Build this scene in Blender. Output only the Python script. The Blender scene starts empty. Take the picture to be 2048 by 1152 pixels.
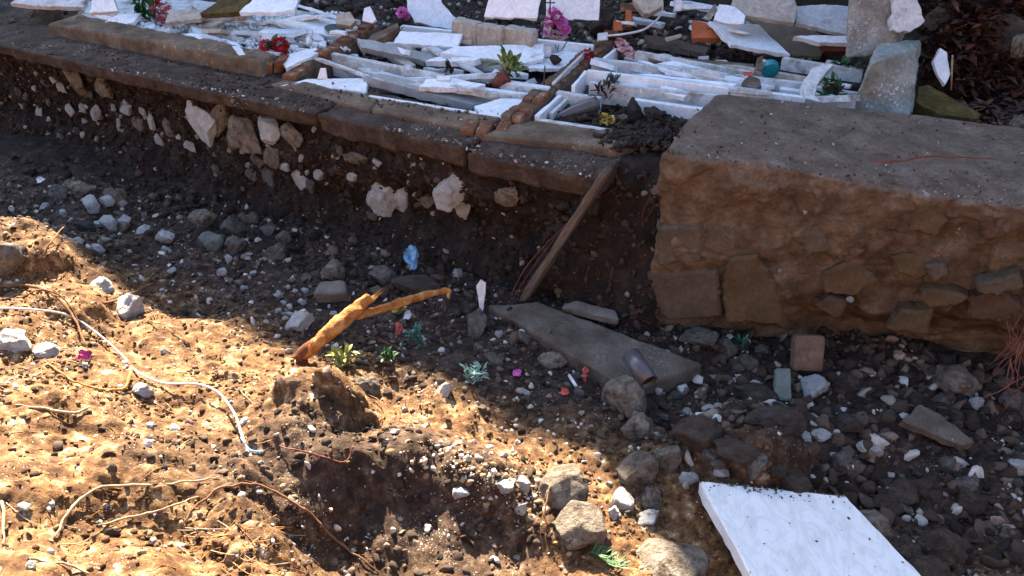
import bpy, math, random
import numpy as np
from mathutils import Vector, Matrix

random.seed(7)
RNG = np.random.default_rng(7)
SC = bpy.context.scene
COL = SC.collection
R = math.radians

# ------------------------------------------------------------------ camera
CAM_H, PITCH, FPX = 3.5, R(32.0), 1774.0
cam_d = bpy.data.cameras.new('camera')
cam_d.sensor_width = 36.0
cam_d.lens = 36.0 * FPX / 2048.0
cam_d.clip_start = 0.05
cam_d.clip_end = 600.0
cam = bpy.data.objects.new('camera', cam_d)
cam.location = (0, 0, CAM_H)
cam.rotation_euler = (math.pi / 2 - PITCH, 0, 0)
COL.objects.link(cam)
SC.camera = cam

# ------------------------------------------------------------------ sky, sun, exposure
SUN_EL = R(41.0)
SUN_TRAVEL = Vector((0.25, -0.97, 0)).normalized()       # horizontal direction in which the light travels
w = bpy.data.worlds.new('World')
SC.world = w
w.use_nodes = True
nt = w.node_tree
sky = nt.nodes.new('ShaderNodeTexSky')
sky.sky_type = 'NISHITA'
sky.sun_disc = False
sky.sun_elevation = SUN_EL
sky.sun_rotation = math.atan2(-SUN_TRAVEL.x, -SUN_TRAVEL.y)
sky.air_density = 1.0
sky.dust_density = 1.2
bg = nt.nodes['Background']
nt.links.new(sky.outputs['Color'], bg.inputs['Color'])
bg.inputs['Strength'].default_value = 0.08
sun_d = bpy.data.lights.new('sun', 'SUN')
sun_d.energy = 5.0
sun_d.angle = R(0.6)
sun_d.color = (1.0, 0.86, 0.66)
sun = bpy.data.objects.new('sun', sun_d)
dv = Vector((SUN_TRAVEL.x * math.cos(SUN_EL), SUN_TRAVEL.y * math.cos(SUN_EL), -math.sin(SUN_EL)))
sun.rotation_euler = dv.to_track_quat('-Z', 'Y').to_euler()
sun.location = (-4, 16, 14)
COL.objects.link(sun)
vs = SC.view_settings
vs.view_transform = 'Standard'
vs.look = 'None'
vs.exposure = 2.8
vs.gamma = 1.0
vs.use_curve_mapping = False

# ------------------------------------------------------------------ noise, camera rays
_T = RNG.random((64, 64, 64))
def vnoise(P):
    P = np.asarray(P, float)
    i = np.floor(P).astype(np.int64)
    f = P - i
    u = f * f * f * (f * (f * 6 - 15) + 10)
    i &= 63
    j = (i + 1) & 63
    x0, y0, z0 = i[..., 0], i[..., 1], i[..., 2]
    x1, y1, z1 = j[..., 0], j[..., 1], j[..., 2]
    ux, uy, uz = u[..., 0], u[..., 1], u[..., 2]
    def L(a, b, t): return a + (b - a) * t
    return L(L(L(_T[x0, y0, z0], _T[x1, y0, z0], ux), L(_T[x0, y1, z0], _T[x1, y1, z0], ux), uy),
             L(L(_T[x0, y0, z1], _T[x1, y0, z1], ux), L(_T[x0, y1, z1], _T[x1, y1, z1], ux), uy), uz)
def fbm(P, freq=1.0, octv=4, gain=0.5):
    P = np.asarray(P, float) * freq
    s = 0.0; a = 1.0; t = 0.0
    for o in range(octv):
        s = s + a * vnoise(P + 17.3 * o); t += a
        a *= gain; P = P * 2.03
    return s / t * 2 - 1
def lumpy(P, freq, octv=3):
    P = np.asarray(P, float) * freq
    s = 0.0; a = 1.0; t = 0.0
    for o in range(octv):
        s = s + a * (1 - np.abs(2 * vnoise(P + 9.7 * o) - 1)); t += a
        a *= 0.5; P = P * 2.1
    return s / t

FW = np.array([0, math.cos(PITCH), -math.sin(PITCH)])
UPV = np.array([0, math.sin(PITCH), math.cos(PITCH)])
CP = np.array([0, 0, CAM_H])
def ray(u, v): return FPX * FW + np.array([u - 1024.0, 0, 0]) - (v - 576.0) * UPV
def U(u, v, z):
    d = ray(u, v)
    return CP + d * ((z - CAM_H) / d[2])
def UPL(u, v, p0, n):
    d = ray(u, v); n = np.asarray(n, float)
    return CP + d * (np.dot(np.asarray(p0) - CP, n) / np.dot(d, n))
def pxm(p): return np.dot(np.asarray(p) - CP, FW) / FPX      # metres per pixel at p

# ------------------------------------------------------------------ wall frame
W0 = np.array([-4.40, 7.86, 0.0])
WD = np.array([math.cos(R(28.2)), -math.sin(R(28.2)), 0.0])    # along the wall, to the right
WN = np.array([-math.sin(R(28.2)), -math.cos(R(28.2)), 0.0])   # out of the wall, towards the trench
def wall_st(x, y):
    dx, dy = x - W0[0], y - W0[1]
    return dx * WD[0] + dy * WD[1], -(dx * WN[0] + dy * WN[1])   # s along, t behind the wall

# ------------------------------------------------------------------ ground height
CTRL = [(0,400,.14),(-250,380,.2),(100,450,.1),(300,430,.06),(450,470,.05),(600,490,.05),(750,520,.04),(900,545,.02),(1150,560,-.02),(1290,640,0),
 (1600,690,-.08),(2040,740,-.12),(2300,760,-.12),(300,520,.06),(500,560,.04),(650,600,.05),(800,640,.03),(950,680,.02),(1100,700,-.02),(1250,760,-.05),(1400,800,-.08),
 (1550,860,-.06),(1700,850,-.12),(2000,900,-.18),(2048,1100,-.2),(2300,1000,-.2),(1800,1000,-.2),(1500,930,-.02),(1650,1050,-.28),(1600,1152,-.32),(1400,1120,-.1),(1350,1050,-.05),(1900,1152,-.2),
 (0,462,.55),(60,520,.5),(-250,440,.6),(-250,600,.7),(90,560,.40),(200,565,.28),(280,640,.22),(150,620,.40),(300,690,.24),(400,692,.2),(390,630,.07),(310,580,.08),(470,715,.2),(560,712,.15),(650,690,.06),
 (0,620,.58),(150,720,.52),(300,780,.47),(430,800,.43),(0,800,.75),(0,1000,.85),(0,1152,.95),(-300,1000,1.0),(250,950,.7),(250,1152,.8),(450,960,.56),(500,1000,.56),(520,1080,.54),(480,1150,.64),(580,1060,.24),(600,1120,.14),
 (650,930,.40),(560,860,.46),(590,790,.44),(670,780,.40),(735,850,.14),(730,905,.36),(800,900,.33),(850,905,.30),(900,920,.26),(960,940,.23),(1010,970,.2),(1060,1030,.12),(700,1030,.20),(750,1060,.13),(820,1040,.15),(880,1060,.10),(960,1080,.05),(800,1152,.02),(950,1130,.0),(680,1152,.08),(1040,1120,-.02),(1080,1152,-.02),(620,1060,.20),
 (800,830,.06),(900,850,.04),(1000,880,.0),(1100,900,0),(1200,950,.0),(1250,1150,.0)]
_c = [tuple(U(a, b, z)[:2]) + (z,) for a, b, z in CTRL]
_c += [(0,1,.35),(-3,1,1.2),(3,1,0),(6,4,-.2),(-7,5,.75),(0,-6,.8),(8,-6,.5),(-10,-6,1.5),(-9,9,.2),(6,8,0),(0,9,0),(-5,9,.1),(3,9,0)]
_c = np.array(_c)
def h_base(x, y):
    x = np.asarray(x, float); y = np.asarray(y, float)
    num = 0.0; den = 0.0
    for cx, cy, cz in _c:
        k = 1.0 / ((x - cx) ** 2 + (y - cy) ** 2 + 0.012) ** 1.8
        num = num + k * cz; den = den + k
    return num / den
def dryness_and_shade(x, y):
    """how much of the soil is loose ochre bank earth (1) and not dark trench humus (0); gully shade is painted in"""
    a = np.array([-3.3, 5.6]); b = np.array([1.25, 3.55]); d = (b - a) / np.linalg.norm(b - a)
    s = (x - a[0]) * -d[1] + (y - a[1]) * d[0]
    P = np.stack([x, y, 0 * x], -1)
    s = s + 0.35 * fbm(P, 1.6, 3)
    g = U(770, 1085, -.1); q = np.hypot((x - g[0]) / .84, (y - g[1]) / .44) + .35 * fbm(P + 5, 2.5, 3)      # darker gully soil, with the gully's shade painted into the colour
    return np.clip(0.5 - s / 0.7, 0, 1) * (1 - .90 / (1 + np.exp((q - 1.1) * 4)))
def hgt(x, y):
    x = np.asarray(x, float); y = np.asarray(y, float)
    P = np.stack([x, y, 0 * x], -1)
    d = dryness_and_shade(x, y)
    z = h_base(x, y)
    z = z + 0.055 * fbm(P + 3.1, 2.2, 3)
    z = z + (0.035 - 0.010 * d) * fbm(P + 7.7, 5.0, 3)
    return z
_BUMP = [(1500,900,-.02,.34,.15),(1560,945,0.0,.22,.10),(640,800,.42,.20,.15),(600,925,.42,.30,.13),(700,830,.3,.10,.10),(505,1060,.55,.20,.10),(330,880,.6,.28,.05),(150,600,.4,.2,.08),(60,500,.5,.22,.10),(455,745,.3,.15,.05),(820,905,.3,.14,.06),(960,945,.2,.14,.05),(200,800,.6,.2,.04),(120,950,.75,.25,.05),(400,1000,.6,.18,.05)]
_BUMP = [tuple(U(a, b, z)[:2]) + (r, h) for a, b, z, r, h in _BUMP]
_h0 = hgt
def hgt(x, y):
    z = _h0(x, y); x = np.asarray(x, float); y = np.asarray(y, float); P = np.stack([x, y, 0 * x], -1)
    wx = x + .09 * fbm(P + 2.2, 6, 4, .6); wy = y + .09 * fbm(P + 8.1, 6, 4, .6)
    for bx, by, r, h in _BUMP:
        d = np.hypot(wx - bx, wy - by) / r
        z = z + h / (1 + np.exp((d - 1) * 11))
    return z
_hgt_exact = hgt
_ax, _ay, _st = -6.0, 1.2, .02
_gx, _gy = np.meshgrid(np.arange(600) * _st + _ax, np.arange(410) * _st + _ay, indexing='ij')
_HG = hgt(_gx.ravel(), _gy.ravel()).reshape(600, 410)
def hgt(x, y):
    fx = np.clip((np.asarray(x, float) - _ax) / _st, 0, 598.99); fy = np.clip((np.asarray(y, float) - _ay) / _st, 0, 408.99)
    i = fx.astype(int); j = fy.astype(int); a = fx - i; b = fy - j
    return (_HG[i, j] * (1 - a) + _HG[i + 1, j] * a) * (1 - b) + (_HG[i, j + 1] * (1 - a) + _HG[i + 1, j + 1] * a) * b
def GV(us, vs_):
    us = np.asarray(us, float); vs_ = np.asarray(vs_, float)
    d = FPX * FW[None] + np.stack([us - 1024.0, 0 * us, 0 * us], -1) - (vs_ - 576.0)[:, None] * UPV[None]
    z = 0 * us
    for _ in range(12):
        p = CP[None] + d * ((z - CAM_H) / d[:, 2])[:, None]
        z = .5 * z + .5 * hgt(p[:, 0], p[:, 1])
    return CP[None] + d * ((z - CAM_H) / d[:, 2])[:, None]
def G(u, v):
    z = 0.0
    for _ in range(11):
        p = U(u, v, z)
        z = 0.5 * z + 0.5 * float(hgt(p[0], p[1]))
    return U(u, v, z)

# ------------------------------------------------------------------ object helpers
def tag(o, label=None, cat=None, group=None, kind=None):
    if label: o['label'] = label
    if cat: o['category'] = cat
    if group: o['group'] = group
    if kind: o['kind'] = kind
    elif cat: o['kind'] = 'thing'
    return o
def make_mesh(name, V, F, smooth=False, attr=None):
    me = bpy.data.meshes.new(name)
    V = np.asarray(V, np.float32)
    if isinstance(F, np.ndarray):
        k = F.shape[1]; n = len(F)
        me.vertices.add(len(V)); me.vertices.foreach_set('co', V.ravel())
        me.loops.add(n * k); me.loops.foreach_set('vertex_index', F.astype(np.int32).ravel())
        me.polygons.add(n); me.polygons.foreach_set('loop_start', np.arange(0, n * k, k, dtype=np.int32))
        me.update(calc_edges=True)
    else:
        me.from_pydata(V.tolist(), [], F)
    if attr:
        for an, av in attr.items():
            at = me.attributes.new(an, 'FLOAT', 'POINT')
            at.data.foreach_set('value', np.asarray(av, np.float32))
    if smooth:
        me.polygons.foreach_set('use_smooth', np.ones(len(me.polygons), bool))
    me.validate()
    return me
def obj(name, me, mat=None, parent=None, **kw):
    if mat is not None and not me.materials: me.materials.append(mat)
    o = bpy.data.objects.new(name, me)
    COL.objects.link(o)
    if parent is not None:
        o.parent = parent
        o.matrix_parent_inverse = Matrix.Translation(-Vector(parent.location))
    return tag(o, **kw)
def empty(name, loc, **kw):
    o = bpy.data.objects.new(name, None)
    o.location = Vector([float(c) for c in loc]); o.empty_display_size = 0.1
    COL.objects.link(o)
    return tag(o, **kw)
def local(V):
    V = np.asarray(V, float); c = V.mean(0); return V - c, c

# ------------------------------------------------------------------ materials
def mat(name, stops, scale=3.0, detail=6, rough=0.9, bump=0.4, bscale=40.0, fine=0.5, fscale=30.0, spec=0.3,
        specks=None, attr=None, stops2=None, obj_random=False, dirt=None, stretch=None, veins=None, trans=0.0, sss=0.0):
    m = bpy.data.materials.new(name); m.use_nodes = True
    N = m.node_tree.nodes; L = m.node_tree.links
    b = N['Principled BSDF']
    b.inputs['Roughness'].default_value = rough
    b.inputs['Specular IOR Level'].default_value = spec
    tc = N.new('ShaderNodeTexCoord'); co = tc.outputs['Object']
    if obj_random:
        oi = N.new('ShaderNodeObjectInfo')
        va = N.new('ShaderNodeVectorMath'); va.operation = 'MULTIPLY_ADD'
        cmb = N.new('ShaderNodeCombineXYZ')
        for k in range(3): L.new(oi.outputs['Random'], cmb.inputs[k])
        L.new(cmb.outputs[0], va.inputs[0]); va.inputs[1].default_value = (37, 53, 71); L.new(co, va.inputs[2])
        co = va.outputs[0]
    if stretch:
        mp = N.new('ShaderNodeMapping'); mp.inputs['Scale'].default_value = stretch
        L.new(co, mp.inputs['Vector']); co = mp.outputs[0]
    def noise(sc, det=6, ro=0.6, dist=0.0):
        n = N.new('ShaderNodeTexNoise'); n.inputs['Scale'].default_value = sc; n.inputs['Detail'].default_value = det
        n.inputs['Roughness'].default_value = ro; n.inputs['Distortion'].default_value = dist
        L.new(co, n.inputs['Vector']); return n.outputs['Fac']
    def ramp(fac, st):
        r = N.new('ShaderNodeValToRGB'); e = r.color_ramp.elements
        while len(e) < len(st): e.new(0.5)
        for k, (p, c) in enumerate(st): e[k].position = p; e[k].color = (*c, 1) if not np.isscalar(c) else (c, c, c, 1)
        L.new(fac, r.inputs['Fac']); return r.outputs['Color']
    def mix(f, a, bb, mode='MIX'):
        x = N.new('ShaderNodeMix'); x.data_type = 'RGBA'; x.blend_type = mode
        if np.isscalar(f): x.inputs['Factor'].default_value = f
        else: L.new(f, x.inputs['Factor'])
        for s, val in ((6, a), (7, bb)):
            if isinstance(val, (tuple, list)): x.inputs[s].default_value = (*val, 1)
            else: L.new(val, x.inputs[s])
        return x.outputs[2]
    n1 = noise(scale, detail, 0.62)
    c = ramp(n1, stops)
    if stops2:
        c2 = ramp(n1, stops2)
        at = N.new('ShaderNodeAttribute'); at.attribute_name = attr
        c = mix(at.outputs['Fac'], c, c2)
    elif attr:
        at = N.new('ShaderNodeAttribute'); at.attribute_name = attr
        c = ramp(at.outputs['Fac'], stops)
    if fine:
        n2 = noise(fscale, 5, 0.7)
        c = mix(1.0, c, ramp(n2, [(0.3, 1 - fine), (0.7, 1 + 0 * fine)]), 'MULTIPLY')
    if obj_random:
        c = mix(1.0, c, ramp(oi.outputs['Random'], [(0, 0.80), (1, 1.0)]), 'MULTIPLY')
    if veins:
        nv = noise(veins[1], 8, 0.55, 1.6)
        c = mix(ramp(nv, [(0.44, 0.0), (0.5, veins[2]), (0.56, 0.0)]), c, veins[0])
    if dirt:
        nd = noise(dirt[1], 7, 0.68)
        c = mix(ramp(nd, [(dirt[2], 0.0), (min(1, dirt[2] + 0.14), dirt[3])]), c, dirt[0])
    for sp in (specks or []):
        vo = N.new('ShaderNodeTexVoronoi'); vo.inputs['Scale'].default_value = sp[1]; vo.inputs['Randomness'].default_value = 1
        wn = N.new('ShaderNodeTexNoise'); wn.inputs['Scale'].default_value = sp[1] * 1.3; wn.inputs['Detail'].default_value = 3; L.new(co, wn.inputs['Vector'])
        wv = N.new('ShaderNodeVectorMath'); wv.operation = 'MULTIPLY_ADD'; L.new(wn.outputs['Color'], wv.inputs[0]); wv.inputs[1].default_value = (1.5 / sp[1],) * 3; L.new(co, wv.inputs[2])
        L.new(wv.outputs[0], vo.inputs['Vector'])
        f1 = ramp(vo.outputs['Distance'], [(sp[2] * 0.8, 1.0), (sp[2], 0.0)])
        nd = noise(sp[3], 3, 0.5)
        f2 = ramp(nd, [(sp[4], 0.0), (min(1, sp[4] + 0.06), 1.0)])
        f3 = ramp(vo.outputs['Color'], [(0.45, 0.0), (0.5, 1.0)])
        f = mix(1.0, mix(1.0, f1, f2, 'MULTIPLY'), f3, 'MULTIPLY')
        c = mix(f, c, sp[0])
    L.new(c, b.inputs['Base Color'])
    if trans: b.inputs['Transmission Weight'].default_value = trans
    if bump:
        nb = noise(bscale, 8, 0.7)
        nb2 = noise(bscale * 0.27, 4, 0.6)
        ad = N.new('ShaderNodeMath'); ad.operation = 'MULTIPLY_ADD'; L.new(nb2, ad.inputs[0]); ad.inputs[1].default_value = 1.5; L.new(nb, ad.inputs[2])
        bp = N.new('ShaderNodeBump'); bp.inputs['Strength'].default_value = bump; bp.inputs['Distance'].default_value = 0.6 / bscale
        L.new(ad.outputs[0], bp.inputs['Height']); L.new(bp.outputs[0], b.inputs['Normal'])
    return m
WHT = (0.62, 0.60, 0.56)
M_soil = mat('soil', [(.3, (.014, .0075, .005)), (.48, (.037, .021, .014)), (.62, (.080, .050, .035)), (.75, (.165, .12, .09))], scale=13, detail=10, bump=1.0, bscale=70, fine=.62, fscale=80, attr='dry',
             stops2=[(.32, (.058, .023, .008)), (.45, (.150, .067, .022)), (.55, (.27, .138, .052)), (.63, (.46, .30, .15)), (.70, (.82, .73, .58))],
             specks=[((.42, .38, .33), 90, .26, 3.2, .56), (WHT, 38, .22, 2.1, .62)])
M_terr = mat('terrace_soil', [(.3, (.018, .012, .009)), (.55, (.050, .035, .026)), (.75, (.12, .09, .07))], scale=4, bump=.8, bscale=50, fine=.5, fscale=50, specks=[(WHT, 45, .25, 3, .52)])
M_shade_hill = mat('shade_hill_soil', [(.3, (.02, .014, .009)), (.5, (.045, .032, .021)), (.7, (.10, .075, .05))], scale=.8, bump=.6, bscale=8)
M_wallsoil = mat('wall_earth', [(.32, (.008, .005, .004)), (.52, (.025, .015, .011)), (.68, (.058, .037, .028)), (.8, (.115, .08, .063))], scale=6, bump=.9, bscale=50, fine=.5, fscale=60,
                 specks=[((.35, .31, .27), 60, .27, 4, .60)])
M_cap = mat('dirty_concrete', [(.3, (.036, .022, .016)), (.5, (.075, .049, .036)), (.66, (.12, .083, .062)), (.78, (.195, .148, .118))], scale=7, bump=1.0, bscale=45, fine=.6, fscale=35, specks=[((.5, .46, .41), 55, .30, 2.6, .60)])
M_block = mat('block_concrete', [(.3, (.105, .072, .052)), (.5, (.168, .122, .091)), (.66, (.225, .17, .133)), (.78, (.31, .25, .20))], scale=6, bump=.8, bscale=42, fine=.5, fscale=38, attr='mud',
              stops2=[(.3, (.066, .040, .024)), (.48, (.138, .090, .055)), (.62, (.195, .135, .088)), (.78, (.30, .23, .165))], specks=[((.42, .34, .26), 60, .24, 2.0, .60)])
M_conc = mat('grey_concrete', [(.3, (.15, .14, .12)), (.5, (.25, .23, .20)), (.72, (.36, .34, .30))], scale=6, bump=.5, bscale=50, fine=.45, fscale=60, specks=[((.55, .53, .49), 45, .32, 3, .5)])
M_aggr = mat('pebbly_concrete', [(.3, (.17, .155, .125)), (.5, (.29, .27, .23)), (.72, (.40, .38, .34))], scale=7, bump=.9, bscale=35, fine=.5, fscale=40,
             specks=[((.50, .48, .44), 55, .30, 2.5, .46), ((.11, .095, .07), 34, .26, 3.5, .5)])
M_greenc = mat('greenish_concrete', [(.3, (.20, .21, .18)), (.55, (.33, .345, .31)), (.75, (.46, .47, .44))], scale=5, bump=.9, bscale=35, fine=.35, fscale=40, specks=[((.62, .60, .58), 32, .36, 2.5, .53)])
M_slabc = mat('mud_concrete', [(.3, (.070, .051, .037)), (.5, (.125, .098, .074)), (.66, (.175, .143, .112)), (.78, (.25, .215, .175))], scale=5, bump=.45, bscale=40, fine=.4, fscale=60, specks=[((.5, .48, .44), 60, .22, 3, .62)])
M_marble = mat('white_marble', [(.3, (.64, .67, .70)), (.5, (.80, .83, .86)), (.75, (.86, .88, .89))], scale=3, bump=.08, bscale=30, fine=.12, fscale=25, rough=.5, veins=((.42, .45, .50), 6, .35),
               dirt=((.26, .22, .18), 4.5, .60, .75), specks=[((.12, .10, .09), 45, .2, 5, .60)])
M_marble2 = mat('grimy_marble', [(.3, (.46, .48, .49)), (.55, (.65, .67, .68)), (.8, (.78, .79, .79))], scale=4, bump=.15, bscale=40, fine=.3, fscale=30, rough=.65, veins=((.36, .38, .42), 3.2, .5),
                dirt=((.17, .14, .10), 4.5, .54, .85), specks=[((.10, .09, .08), 40, .22, 5, .58)])
M_marble3 = mat('new_marble', [(.34, (.68, .67, .65)), (.48, (.79, .78, .76)), (.66, (.84, .83, .81))], scale=4, bump=.04, bscale=30, fine=.07, fscale=40, rough=.38, spec=.5,
                veins=((.45, .46, .48), 2.6, .30), stretch=(2.6, 1.1, 1), dirt=((.50, .48, .45), 4, .60, .45))
M_mgrey = mat('grey_marble', [(.3, (.22, .23, .23)), (.55, (.34, .35, .36)), (.8, (.47, .48, .49))], scale=4, bump=.12, bscale=40, fine=.25, fscale=40, rough=.6, stretch=(1, 1, 1), dirt=((.13, .11, .09), 4, .58, .7))
M_plaster = mat('dirty_plaster', [(.3, (.36, .30, .24)), (.55, (.52, .46, .39)), (.8, (.64, .60, .55))], scale=4, bump=.4, bscale=30, fine=.4, fscale=30, dirt=((.20, .14, .09), 3, .54, .8))
M_mortar = mat('tan_mortar', [(.3, (.085, .055, .034)), (.5, (.155, .11, .074)), (.66, (.225, .17, .12)), (.8, (.33, .27, .21))], scale=5, bump=.6, bscale=40, fine=.4, fscale=50, stretch=(1, 1, 1), specks=[((.42, .20, .10), 25, .3, 2.5, .57)])
M_brick = mat('orange_brick', [(.3, (.16, .062, .030)), (.55, (.27, .115, .058)), (.8, (.40, .22, .13))], scale=9, bump=.5, bscale=50, fine=.45, fscale=50, obj_random=True, dirt=((.40, .34, .28), 9, .55, .8))
M_tile = mat('terracotta', [(.3, (.40, .105, .038)), (.6, (.52, .15, .055)), (.8, (.58, .20, .09))], scale=6, bump=.2, bscale=40, fine=.2)
M_redb = mat('red_brown_clay', [(.3, (.10, .03, .022)), (.6, (.20, .06, .045)), (.8, (.28, .11, .09))], scale=6, bump=.3, bscale=40, fine=.4)
def stone_mat(name, a, b, c, dirt=.55, da=.85, dc=(.10, .075, .055)):
    return mat(name, [(.3, a), (.52, b), (.75, c)], scale=2.4, bump=.9, bscale=9, fine=.3, fscale=9, obj_random=True, dirt=(dc, 2.2, dirt, da))
M_st = {
 'w': stone_mat('white_limestone', (.58, .57, .55), (.78, .77, .75), (.86, .855, .84), .62, .8, (.10, .075, .056)),
 't': stone_mat('tan_limestone', (.20, .155, .11), (.36, .295, .225), (.52, .46, .38), .50, .88, (.075, .05, .034)),
 'g': stone_mat('grey_stone', (.13, .112, .094), (.235, .208, .178), (.38, .35, .31), .52, .85, (.055, .037, .027)),
 'b': stone_mat('muddy_brown_stone', (.058, .039, .028), (.112, .080, .060), (.19, .148, .117), .56, .7, (.034, .024, .019)),
 'd': stone_mat('dark_wet_stone', (.03, .027, .026), (.058, .052, .048), (.10, .092, .085), .6, .6, (.03, .025, .02)),
 'o': stone_mat('ochre_mud_stone', (.075, .050, .031), (.125, .086, .056), (.18, .135, .098), .50, .7, (.095, .060, .035)),
 'n': stone_mat('greenish_stone', (.17, .19, .165), (.27, .30, .265), (.36, .39, .35), .6, .6),
}
M_gravel = mat('rubble_gravel', [(0, (.022, .013, .009)), (.35, (.064, .040, .027)), (.6, (.138, .095, .067)), (.8, (.29, .23, .18)), (1, (.68, .64, .58))], attr='tone', bump=.6, bscale=80, fine=.45, fscale=90)
M_clod = mat('soil_clods', [(0, (.035, .016, .007)), (.4, (.12, .058, .023)), (.7, (.24, .135, .06)), (.88, (.44, .32, .19)), (1, (.74, .68, .57))], attr='tone', bump=.8, bscale=90, fine=.5, fscale=90)
M_chips = mat('marble_chips', [(0, (.38, .39, .40)), (.5, (.62, .63, .64)), (1, (.80, .81, .82))], attr='tone', bump=.1, fine=.2)
M_wood = mat('grey_weathered_wood', [(.3, (.10, .072, .055)), (.5, (.18, .135, .105)), (.75, (.27, .215, .175))], scale=4, bump=.8, bscale=20, fine=.4, fscale=20, stretch=(14, 14, 1.2))
M_bark = mat('pale_orange_wood', [(.3, (.24, .075, .016)), (.5, (.50, .205, .05)), (.75, (.72, .45, .20))], scale=14, bump=1.0, bscale=60, fine=.35, fscale=30)
M_barkd = mat('red_brown_bark', [(.3, (.10, .030, .012)), (.55, (.19, .062, .022)), (.8, (.28, .12, .05))], scale=9, bump=.7, bscale=40, fine=.4)
M_root = mat('brown_root', [(.3, (.13, .058, .026)), (.55, (.23, .11, .05)), (.8, (.34, .18, .09))], scale=12, bump=.4, bscale=60, fine=.3)
M_rootp = mat('pale_root', [(.3, (.28, .20, .12)), (.55, (.42, .32, .21)), (.8, (.56, .46, .34))], scale=12, bump=.4, bscale=60, fine=.3)
M_rootr = mat('red_root', [(.3, (.10, .03, .02)), (.55, (.20, .065, .04)), (.8, (.27, .11, .07))], scale=12, bump=.3, bscale=60, fine=.3)
def flat(name, c, rough=.55, fine=.25, spec=.4, bump=.1):
    c = np.array(c); return mat(name, [(.3, tuple(c * .75)), (.7, tuple(np.minimum(c * 1.1, .9)))], scale=12, rough=rough, fine=fine, fscale=25, spec=spec, bump=bump, bscale=30)
M_cable = flat('white_cable', (.68, .67, .66), .4); M_pvc = flat('grey_brown_pvc', (.085, .078, .085), .3, .15, .5, .03)
M_blue = flat('blue_plastic', (.20, .42, .62), .35); M_teal = flat('teal_plastic', (.01, .22, .27), .4, .1, .5, .02)
M_whitep = flat('white_plastic', (.74, .74, .74), .4); M_redp = flat('red_plastic', (.55, .10, .07), .5); M_mag = flat('magenta_petal', (.50, .02, .16), .6)
M_leafg = flat('green_leaf', (.045, .13, .03), .5); M_leafd = flat('dark_green_leaf', (.012, .075, .022), .5); M_leafy = flat('yellow_green_leaf', (.24, .25, .05), .6)
M_leaft = flat('teal_green_plastic', (.025, .12, .08), .5); M_leafc = flat('pale_cyan_netting', (.20, .36, .31), .6); M_leafb = mat('dead_leaf', [(.35, (.012, .007, .006)), (.5, (.045, .020, .014)), (.62, (.11, .045, .028)), (.75, (.20, .11, .07))], scale=9, rough=.6, bump=.1, fine=.3)
M_leafr = flat('reddish_dead_leaf', (.20, .065, .04), .6)
M_pink = flat('pink_petal', (.58, .10, .38), .6); M_lpink = flat('pale_pink_petal', (.62, .36, .40), .6); M_red = flat('red_petal', (.42, .012, .03), .6); M_coral = flat('coral_petal', (.60, .13, .14), .6)
M_yel = flat('yellow_petal', (.62, .46, .12), .6); M_dgreen = flat('dark_bronze', (.05, .085, .085), .5); M_iron = flat('rusty_iron', (.035, .028, .026), .6)
M_moss = mat('mossy_stone', [(.3, (.05, .033, .008)), (.55, (.105, .075, .018)), (.8, (.17, .135, .05))], scale=7, bump=.8, bscale=50, fine=.5)
M_mud = mat('smeared_mud', [(.3, (.13, .105, .075)), (.55, (.20, .165, .12)), (.8, (.30, .26, .20))], scale=2.5, bump=.25, bscale=20, fine=.3)

# ------------------------------------------------------------------ shape makers
def grid_faces(nx, ny, base=0):
    i, j = np.meshgrid(np.arange(nx - 1), np.arange(ny - 1), indexing='ij')
    a = (i * ny + j).ravel() + base
    return np.stack([a, a + ny, a + ny + 1, a + 1], -1)
def hexa(c8, n, amp=.01, freq=4.0, m=14, seed=0.0, front_amp=None, octv=4):
    """rough rounded box through 8 corners: bottom FL FR BR BL, then top FL FR BR BL"""
    c8 = np.asarray(c8, float); nx, ny, nz = n
    I, J, K = np.meshgrid(np.arange(nx + 1), np.arange(ny + 1), np.arange(nz + 1), indexing='ij')
    bd = (I == 0) | (I == nx) | (J == 0) | (J == ny) | (K == 0) | (K == nz)
    idx = -np.ones(I.shape, int); idx[bd] = np.arange(bd.sum())
    p = np.stack([I[bd] / nx, J[bd] / ny, K[bd] / nz], -1) * 2 - 1
    q = p / (np.sum(np.abs(p) ** m, -1, keepdims=True) ** (1 / m))
    u, v, t = [(q[:, k:k + 1] + 1) / 2 for k in range(3)]
    bot = (c8[0] * (1 - u) + c8[1] * u) * (1 - v) + (c8[3] * (1 - u) + c8[2] * u) * v
    top = (c8[4] * (1 - u) + c8[5] * u) * (1 - v) + (c8[7] * (1 - u) + c8[6] * u) * v
    V = bot * (1 - t) + top * t
    nr = np.sign(p) * np.abs(p) ** 6
    X = (c8[1] - c8[0]); X = X / np.linalg.norm(X); Y = (c8[3] - c8[0]); Y = Y / np.linalg.norm(Y); Z = (c8[4] - c8[0]); Z = Z / np.linalg.norm(Z)
    Nn = nr[:, :1] * X + nr[:, 1:2] * Y + nr[:, 2:] * Z
    Nn /= np.linalg.norm(Nn, axis=1, keepdims=True) + 1e-9
    a = amp
    if front_amp is not None:
        wf = np.clip(-Nn @ Y, 0, 1); a = (amp * (1 - wf) + front_amp * wf)
    V = V + Nn * (a * fbm(V + seed, freq, octv))[:, None]
    F = []
    for ax, s in ((0, 0), (0, nx), (1, 0), (1, ny), (2, 0), (2, nz)):
        S = np.take(idx, s, axis=ax)
        q4 = np.stack([S[:-1, :-1], S[1:, :-1], S[1:, 1:], S[:-1, 1:]], -1).reshape(-1, 4)
        flip = (s == 0) if ax != 1 else (s != 0)
        F.append(q4[:, ::-1] if flip else q4)
    return V, np.concatenate(F), Nn
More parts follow.
